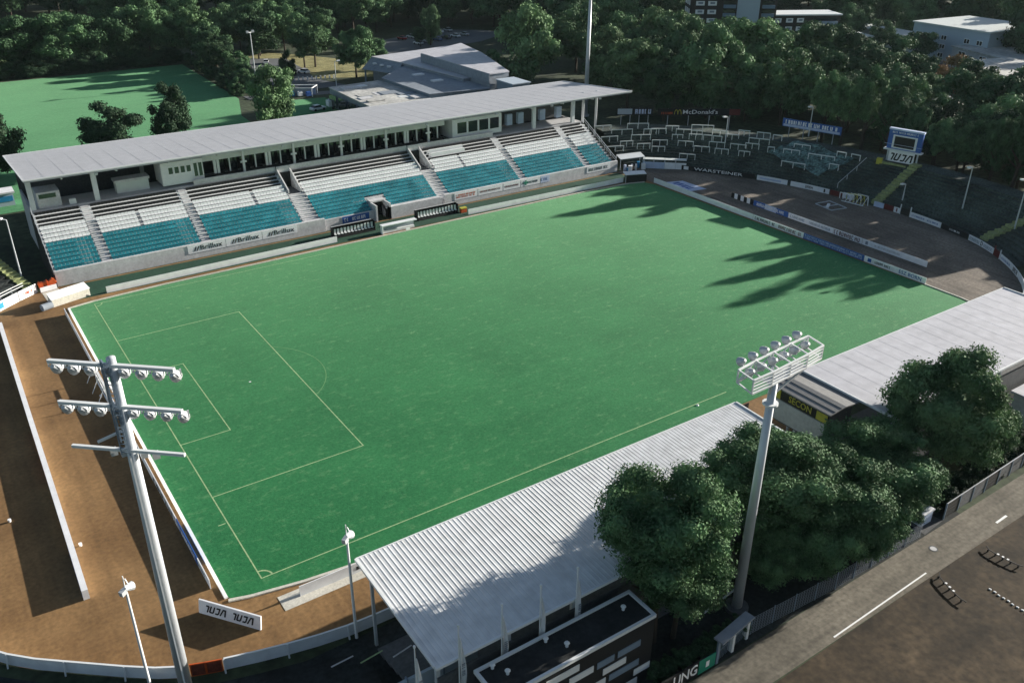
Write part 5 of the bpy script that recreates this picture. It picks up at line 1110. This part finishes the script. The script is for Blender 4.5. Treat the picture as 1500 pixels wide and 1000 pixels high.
block('apartment_tower','dark brick apartment tower with white windows and a blank pale blue panel', (228,182), AN, 31, 12, 32, 'brick_dark', [(.06,.16,'W'),(.2,.30,'W'),(.38,.52,'b'),(.54,.80,'p'),(.83,.97,'b')])
block('apartment_block','brick block with white eaves right of the dark tower', (253.5,165.5), AN+.15, 26, 11, 12, 'brick_dark', [(.03,.13,'W'),(.2,.3,'W'),(.36,.46,'W'),(.6,.95,'b')], roof='trim_white')
block('apartment_block','low terrace block with a pale roof right of the brick block', (262,146), AN+.25, 17, 9, 6, 'brick_dark', [(.1,.3,'w'),(.5,.7,'w')], roof='pale_trim')
block('apartment_block','long low building with a pale roof edge beyond the estate road', (302,178), math.atan2(-44,-7), 44, 10, 5, 'pale_trim', [(.1,.2,'w'),(.4,.5,'w'),(.7,.8,'w')], roof='pale_trim')
block('apartment_block','white block with small square windows at the top right', (291,133), math.atan2(-28,-2.5), 30, 30, 11, 'tower_panel', [(.05,.12,'w'),(.2,.27,'w'),(.4,.47,'w'),(.7,.77,'w'),(.86,.93,'w')], roof='pale_trim')
block('apartment_block','flat roofed school like block with a pale edge at the right', (249.5,92.5), math.atan2(-27.8,-9.6), 30, 22, 7, 'concrete', [(.05,.2,'w'),(.3,.45,'w'),(.55,.7,'w'),(.8,.95,'w')], roof='gravel_roof')
block('apartment_block','grey flat roofed block above the autumn tree', (283,112), math.atan2(-12.5,-4.9), 34, 18, 6, 'concrete', [(.1,.2,'w'),(.4,.5,'w'),(.7,.8,'w')], roof='gravel_roof')
block('garden_house','blue walled shed with a white roof among the right trees', (208,76), -1.35, 10, 6, 4.2, 'blue_paint', [(.15,.35,'w'),(.6,.8,'w')], roof='white_board', group='small houses')
for k, (x, y, c) in enumerate([(243,76,'car_white'),(248,80,'car_silver'),(256,90,'car_white'),(262,96,'car_silver'),(270,162,'car_white'),(277,171,'car_silver'),(284,179,'car_white'),(291,187,'car_black'),(298,195,'car_white'),(222,78,'car_silver')]):
    car(x,y,R(50),c,'%s car on the estate street, %s from the stadium' % (cnm[c],ORD[k]),'cars on the estate streets')

# ------------------------------------------------------------------ trees
def crown_mesh(name, seed, lobes, leaves, size, m, flat=.85, core=.6, ragged=.6, lr=(.16,.30), sq=.72, mid=.5):
    r = random.Random(seed); L = []
    for i in range(lobes):
        while True:
            p = Vector((r.uniform(-1,1), r.uniform(-1,1), r.uniform(-1,1)))
            if .25 < p.length < 1: break
        p = p.normalized()*r.uniform(.5,.93); p.z = p.z*flat+.03; L.append((p, r.uniform(*lr)))
    L.append((Vector((0,0,-.05)), mid)); v = []; f = []
    def inside(q): return any((q-c).length < rr*.6 for c, rr in L)
    wts = [rr*rr for c, rr in L]; tot = 0; tries = 0
    while tot < leaves and tries < leaves*5:
        tries += 1; c, rr = r.choices(L, wts)[0]; d = Vector((r.gauss(0,1), r.gauss(0,1), r.gauss(0,1)+.25)).normalized()
        e = Vector((d.x,d.y,d.z*sq)); q = c+e*rr*(1+r.gauss(0,.5)*ragged*.6)
        if inside(q): continue
        nrm = (d+Vector((r.gauss(0,.45), r.gauss(0,.45), r.gauss(0,.45)+.15))).normalized(); a = nrm.cross(Vector((r.gauss(0,1), r.gauss(0,1), r.gauss(0,1)))).normalized(); b = nrm.cross(a); s = size*r.uniform(.6,1.35)
        o = len(v); v += [tuple(q-a*s), tuple(q-b*s*.55+nrm*s*.15), tuple(q+a*s), tuple(q+b*s*.55+nrm*s*.15)]; f.append((o,o+1,o+2,o+3)); tot += 1
    # leaf coloured blobs added unseen inside so that light does not pass straight through
    for c, rr in L:
        n1, n2 = 6, 8; o = len(v)
        for i in range(n1+1):
            for j in range(n2):
                t = math.pi*i/n1; p_ = 2*math.pi*j/n2; k = core*rr*(1+r.uniform(-.12,.12)); v.append((c.x+k*math.sin(t)*math.cos(p_), c.y+k*math.sin(t)*math.sin(p_), c.z+k*math.cos(t)))
        for i in range(n1):
            for j in range(n2): f.append((o+i*n2+j, o+i*n2+(j+1) % n2, o+(i+1)*n2+(j+1) % n2, o+(i+1)*n2+j))
    me = bpy.data.meshes.new(name); me.from_pydata(v, [], f); me.materials.append(m); me.update(); return me
def trunk_mesh(seed):
    r = random.Random(seed); b = MB(); b.cyl((0,0,-.1),(0.02,0,.55),.035,.024,8); b.cyl((.02,0,.55),(.05,.02,.85),.024,.012,7)
    for k in range(5):
        a = r.uniform(0,6.28); z = r.uniform(.32,.62); b.cyl((.01,0,z),(.24*math.cos(a),.24*math.sin(a),z+.2),.014,.005,6)
    return b.mesh('trunk','bark')
TR = [trunk_mesh(k) for k in range(3)]
CM = {}
for ki in range(5):
    CM[ki] = [crown_mesh('crown', 100+ki*10+j, 34, 7500, .05, LEAF[ki], flat=(.9 if j % 2 else 1.05)) for j in range(3)]
NEARC = [crown_mesh('crown', 300+j, 80, 44000, .0255, LEAF[(1,1,2,1,1)[j]], ragged=.8, lr=(.11,.24), sq=.66, mid=.62) for j in range(5)]
rt = random.Random(11)
def tree(x, y, r_, zc, kd, label, group, name='tree', near=None, rz_=None, zt=None):
    t = thing(name, label, 'tree', (x,y,0), rt.uniform(0,6.28), group)
    rz = rz_ or r_*rt.uniform(.85,1.15); zc = max(zc, rz*.98)*(1 if rz_ else rt.uniform(.92,1.16))
    c = bpy.data.objects.new('crown', NEARC[near] if near is not None else CM[kd][rt.randrange(3)]); COL.objects.link(c); c.parent = t; c.location = (0,0,zc); c.scale = (r_,r_,rz)
    k = bpy.data.objects.new('trunk', TR[rt.randrange(3)]); COL.objects.link(k); k.parent = t; s = zc+rz*.35; k.scale = (s*.9,s*.9,s)
    return t
# near trees
G_ = 'trees along the near road'
tree(23.8,-24.5,5.2,12.0,1,'big tree overhanging the corrugated roof left of the lattice headed mast',G_,near=0,rz_=5.3)
tree(25.4,-25.2,3.9,6.6,1,'lower dark tree under the big one left of the lattice headed mast',G_,near=1,rz_=4.0)
tree(37.8,-22.8,5.8,9.8,1,'broad tree right behind the lattice headed mast',G_,near=3,rz_=4.0)
tree(42.6,-25.2,5.5,7.8,1,'wide tree between the mast and the camera hut',G_,near=4,rz_=4.4)
tree(49.2,-25.2,5.7,7.6,1,'wide tree covering the foot of the camera hut',G_,near=1,rz_=4.6)
tree(45.6,-27.4,3.9,4.8,1,'lower tree reaching over the road fence',G_,near=0,rz_=4.4)
tree(40.4,-26.6,3.9,4.6,0,'dark lower tree right of the mast foot',G_,near=3,rz_=4.2)
tree(36.6,-25.2,3.2,3.8,0,'dark bushy tree just right of the mast foot',G_,near=0,rz_=3.5)
tree(62.0,-24.9,5.9,9.0,2,'round tree in front of the smooth white roof at the right',G_,near=2,rz_=6.6)
tree(67.0,-25.6,3.8,5.4,2,'smaller yellowish tree at the right edge beside the round tree',G_,near=4,rz_=4.4)
tree(52.6,-27.2,2.2,3.4,1,'small tree by the fence gap',G_,near=3,rz_=2.6)
for k in range(9): x = 57.5+k*2.3; c = bpy.data.objects.new('shrub', CM[4][k % 3]); COL.objects.link(c); c.location = (x,-26.7-.3*(k % 2),1.0); c.scale = (1.7,1.4,1.5); c.rotation_euler.z = k*2; tag(c,'dark bush in the hedge behind the slatted road fence','shrub','hedge bushes behind the slatted fence')
for k in range(9): x = 21.5+k*1.1; c = bpy.data.objects.new('shrub', CM[0][k % 3]); COL.objects.link(c); c.location = (x,-27.6-.1*(k % 3),.6); c.scale = (1.0,.8,.9); c.rotation_euler.z = k; tag(c,'small dark shrub in the row beside the black building','shrub','shrubs beside the black building')
def bush(x, y, sx, sy, sz, kd, k, lab, grp):
    c = bpy.data.objects.new('shrub', CM[kd][k % 3]); COL.objects.link(c); c.location = (x,y,sz*.72); c.scale = (sx,sy,sz); c.rotation_euler.z = (k*1.7) % 6.28 if abs(sx-sy) < 1 else (k % 2)*3.14; tag(c,lab,'shrub',grp)
for k in range(15): bush(-12+k*5.4, 251.6+(k % 3)*1.1, 4.4, 2.6, 2.9+.5*(k % 2), 4, k, 'dark bush in the hedge along the far end of the training pitch', 'hedge beyond the training pitch')
for k in range(9): bush(66.5-.35*k+(k % 2), 247-k*6.6, 2.4, 4.2, 2.2+.4*(k % 3), 4 if k % 2 else 0, k, 'dark bush in the hedge along the right side of the training pitch', 'hedge beside the training pitch')
# behind the main stand
tree(58.2,150,6.4,7.6,2,'bushy pale green tree behind the roof at the training pitch corner','trees behind the main stand',rz_=8)
tree(19.0,138,6.2,8.0,4,'wide spiky dark tree showing above the left part of the roof','trees behind the main stand',rz_=5.2)
tree(31.9,140,4.4,9.0,4,'tall narrow dark tree showing above the roof','trees behind the main stand',rz_=6.5)
tree(-3.4,142,6.0,7.5,4,'dark tree at the left edge of the photo','trees behind the main stand',rz_=7)
tree(139.6,159.2,9.6,11.5,2,'big pale leaved tree at the right end of the halls','trees behind the main stand',rz_=12)
tree(132,164,5,6,1,'small tree half hidden between hall and big pale tree','trees behind the main stand')
tree(103.3,198.8,6.2,9.0,1,'dark leafy tree at the left end of the halls','trees behind the main stand',rz_=7)
tree(99.5,222,7.0,9.4,1,'taller of two trees with visible trunks on the dry grass','trees behind the main stand',rz_=6.5)
tree(94.9,219.5,5.4,8.4,0,'shorter of two trees with visible trunks on the dry grass','trees behind the main stand',rz_=5)
tree(81.5,199,2.4,4.2,4,'narrow dark conifer shaped tree by the club road','trees behind the main stand',rz_=5)
tree(115,208.6,4.2,5,1,'bushy tree behind the sloping canopy','trees behind the main stand')
tree(153,240,3.8,7,2,'bright pointed tree in front of the car park','trees behind the main stand',rz_=7)
tree(148.2,239.2,2.9,5,0,'small dark tree beside the bright pointed tree','trees behind the main stand')
tree(228,77.1,6,7,3,'orange brown autumn tree among the right trees','trees at the right')
tree(245.4,186,5,6,3,'yellowish tree in front of the dark tower','trees at the right')
ZB = [(165.9,168.6,9.1,11,1),(154.5,139.6,8.2,10,2),(147.5,122,8.6,10,2),(185.4,148.9,10.2,12,2),(217.5,174.9,6.5,6.5,1),(196.9,187.3,10.2,12,1),(193.7,210.5,9.3,12,0),(157.3,102.1,10.6,11,1),(177.2,106.5,11.0,12,2),(166.1,118.7,8.0,12,1),(167.7,86.4,8.3,10.5,1),(190.2,123.7,8.6,12,1),(204.0,122.6,9.0,10,0),(193.9,102.7,8.3,11,0),(236.0,133.1,6.5,6,1),(208.2,100.1,8.2,10,0),(196.7,83.7,8.1,10,0),(214.4,90.0,8.2,10,0),(186.3,66.2,6.6,9,1),(176.3,72.5,6.6,10,0),(217.6,83.1,6.4,8,0),(208.1,73.5,4.5,7,2),(223.4,117.8,4.7,9,2),(156,118,7,9,0),(146,106,6.5,9,0),(163,94,6,8,0),(176,92,8,9,0),(186,136,8,9,0),(171,140,8,9,0),(176,158,8,9,1),(205,150,6.5,7.5,1),(218,140,6,7,0),(206,165,6,7,0),(180,180,9,10,1),(184,82,7,9,0),(200,112,7,8,0),(222,104,7,8,0),(228,120,7,8,1),(168,200,8,9,0)]
for q in [(158,66,3.6,11.5,1,5.4),(158,61,3.4,12,1,5.6),(157.5,55,3.9,13.2,1,6.4),(158.5,49.5,3.1,12.2,0,5.4),(159,44,2.6,10.5,0,4.6),(159.5,38.5,3.2,8.6,1,4.6),(160,32.5,3.4,8.2,1,4.6),(160,26.8,2.6,9.6,0,5.2),(160,22,3.0,12.4,0,6.2),(160,17,3.4,13.2,1,6.6),(161,10.8,3.7,14.0,1,7.0),(160.5,5.2,2.9,12.4,0,6.4)]: tree(*q[:5],'%s broadleaf tree in the belt behind the curved terrace' % ('dark green','mid green')[q[4]],'trees behind the curved terrace',rz_=q[5])
ZB += [(167+1.5*(k % 2), -2+k*6.6, 5.6, 7.2, (0,4)[k % 2]) for k in range(10)]
for q in ZB: tree(*q,'%s broadleaf tree in the belt behind the curved terrace' % ('dark green','mid green','sunlit pale green','','very dark')[q[4]],'trees behind the curved terrace')
ZR = [(214,64,6.6,8,0),(217.8,61.6,5,8,2),(197.1,45.2,8.4,10,0),(173.5,30.5,7.5,10,1),(176,50,5,7,1),(304.5,96,12.6,12,0),(291.1,86,9.4,10,0),(322,154,8.3,8,1),(345,112,9.9,9,1),(281,122,5.5,6,0),(283,140,5.5,6.5,1),(305.9,172,10.8,9,0),(330.6,174.8,11.4,9,0),(344.7,171.6,10,9,0),(318,190,7.9,9,1),(178,18,7,9,0),(186,32,7,9,0),(176,60,5,7,0),(190,52,7,9,0),(204,56,6,8,0),(190,10,8,9,0),(200,28,8,9,0),(212,44,7,9,0),(222,52,7,8,0),(300,70,10,11,0),(284,70,7,8,0)]
for q in ZR: tree(*q,'%s tree in the group at the right beyond the scoreboard' % ('dark green','mid green','sunlit pale green')[q[4]],'trees at the right')
ZA = [(232.5,158,5,4.5,1),(238,148,5,4.5,1),(254,150,5,4.5,1),(290.7,160,6.6,7,1),(224,163,5,5,0),(246,140,5,5,0),(226,150,5,5,0)]
for q in ZA: tree(*q,'%s tree in front of the apartment buildings' % ('dark green','mid green')[q[4]],'trees before the apartment blocks')
ZL = [(15.3,258,9.7,9,0),(23.9,264,9.2,9,0),(31,256,8.8,9,1),(39,258,8.8,9,0),(48.8,260,8.7,9,0),(57.6,262,8.8,9,1),(66,262,7.3,9,1),(74,258,7.4,9,2),(84,258,7.2,9,2),(72,246,6.1,8,0),(71,234,5.9,7,0),(69,223,5.2,6,0),(2,256,9,9,0),(-8,256,9,9,0),(8,268,8,8,1),(89.2,246,7.5,9,0),(88.6,262,6.5,9,1),(70.2,212.4,4.5,4,1),(91.8,252,6.9,9,0),(101.7,254,6.5,9,1),(96.9,274,8.8,11,2),(69,203,3.5,3.5,0),(67.5,195,3.2,3,1),(25,300,6,6,1),(39.6,306,6,5,1),(46.2,298.8,5.5,5,1),(62,306,6.5,7,2),(66.2,290,7,7,1),(78,292,7,8,1),(54,288,6,6,1),(14,296,6,5,0),(108,262,7,9,0),(116,256,6,8,0),(112,272,8,10,1)]
for q in ZL: tree(*q,'%s tree in the strip along the training pitch' % ('dark green','mid green','sunlit pale green')[q[4]],'trees along the training pitch')
# the wood beyond, as far as the frame reaches
rw = random.Random(31); spots = []
def fill(poly, n, rad, kinds, label, group, zc):
    xs = [p[0] for p in poly]; ys = [p[1] for p in poly]; k = 0; tries = 0
    while k < n and tries < 9000:
        tries += 1; x = rw.uniform(min(xs),max(xs)); y = rw.uniform(min(ys),max(ys)); ins = False
        for a, b in zip(poly, poly[1:]+poly[:1]):
            if (a[1] > y) != (b[1] > y) and x < (b[0]-a[0])*(y-a[1])/(b[1]-a[1])+a[0]: ins = not ins
        if not ins or any((x-u)**2+(y-v)**2 < (rad*1.3)**2 for u, v in spots): continue
        spots.append((x,y)); tree(x,y,rad*rw.uniform(.85,1.25),zc*rw.uniform(.85,1.2),rw.choice(kinds),label,group); k += 1
fill([(-5,346),(44,372),(100,330),(112,285),(150,285),(232,300),(262,345),(150,410),(30,450),(-20,440)], 88, 8.2, (0,0,0,1,4), 'tree in the dense dark wood beyond the meadow at the top','trees in the far wood',10)
fill([(124,262),(142,268),(178,280),(200,262),(210,225),(250,205),(300,240),(330,290),(240,310),(150,290)], 44, 8, (0,0,1,1,4), 'tree in the wood between car park and apartment tower','trees between car park and tower',10)
fill([(250,215),(300,200),(420,190),(520,200),(480,280),(380,310),(320,260)], 34, 10, (0,1,1,4), 'tree on the skyline behind the apartment buildings','trees behind the apartment buildings',10)
fill([(340,110),(420,120),(480,190),(420,185),(352,160)], 14, 10, (0,1), 'tree beyond the white block at the top right','trees beyond the white block',10)

# ------------------------------------------------------------------ labels that tell the trees of one row apart
def row_labels(grp, nrows, rown, place, kinds, noun, depth=True):
    obs = [o for o in COL.objects if o.get('group') == grp and (o.name.startswith('tree') or o.name.startswith('shrub')) and any(o['label'].startswith(k) for k in kinds)]
    c0 = cam.matrix_world.translation
    obs.sort(key=lambda o: (o.location-c0).dot(_f)); n = len(obs); per = math.ceil(n/nrows)
    for r_ in range(nrows):
        row = sorted(obs[r_*per:(r_+1)*per], key=lambda o: (o.location-c0).dot(_r)/(o.location-c0).dot(_f))
        for k, o in enumerate(row):
            look = next(q for q in kinds if o['label'].startswith(q)); o['label'] = '%s %s, %s from left %s' % (look, noun, ORD[k], ('in %s row %s' % (rown[r_], place)) if nrows > 1 else place)
RW = ['front','second','third','fourth','fifth','back']
KD = ['very dark','dark green','mid green','sunlit pale green']
row_labels('trees behind the curved terrace', 5, RW, 'behind the curved terrace', KD, 'tree')
row_labels('trees along the training pitch', 3, RW, 'around the training pitch', KD, 'tree')
row_labels('trees at the right', 3, RW, 'right of the scoreboard', KD, 'tree')
row_labels('trees before the apartment blocks', 1, RW, 'before the apartment tower', KD, 'low tree')
row_labels('hedge beyond the training pitch', 1, RW, 'in the hedge at the far end of the training pitch', ['dark'], 'bush')
row_labels('hedge beside the training pitch', 1, RW, 'in the hedge at the right side of the training pitch', ['dark'], 'bush')
row_labels('hedge bushes behind the slatted fence', 1, RW, 'behind the slatted road fence', ['dark'], 'bush')
row_labels('shrubs beside the black building', 1, RW, 'in the row beside the black building', ['small dark'], 'shrub')

# ------------------------------------------------------------------ thin morning air
hz = MB().box(-1200,1600,-600,1500,-1.0,60).build('haze','white_paint'); stuff(hz)
hm = bpy.data.materials.new('air'); hm.use_nodes = True; n_ = hm.node_tree.nodes; n_.remove(n_['Principled BSDF'])
pv = n_.new('ShaderNodeVolumePrincipled'); pv.inputs['Color'].default_value = (0.66, 0.86, 0.92, 1); pv.inputs['Density'].default_value = 0.00003; pv.inputs['Anisotropy'].default_value = 0.2
hm.node_tree.links.new(pv.outputs[0], n_['Material Output'].inputs['Volume']); hz.data.materials.clear(); hz.data.materials.append(hm)
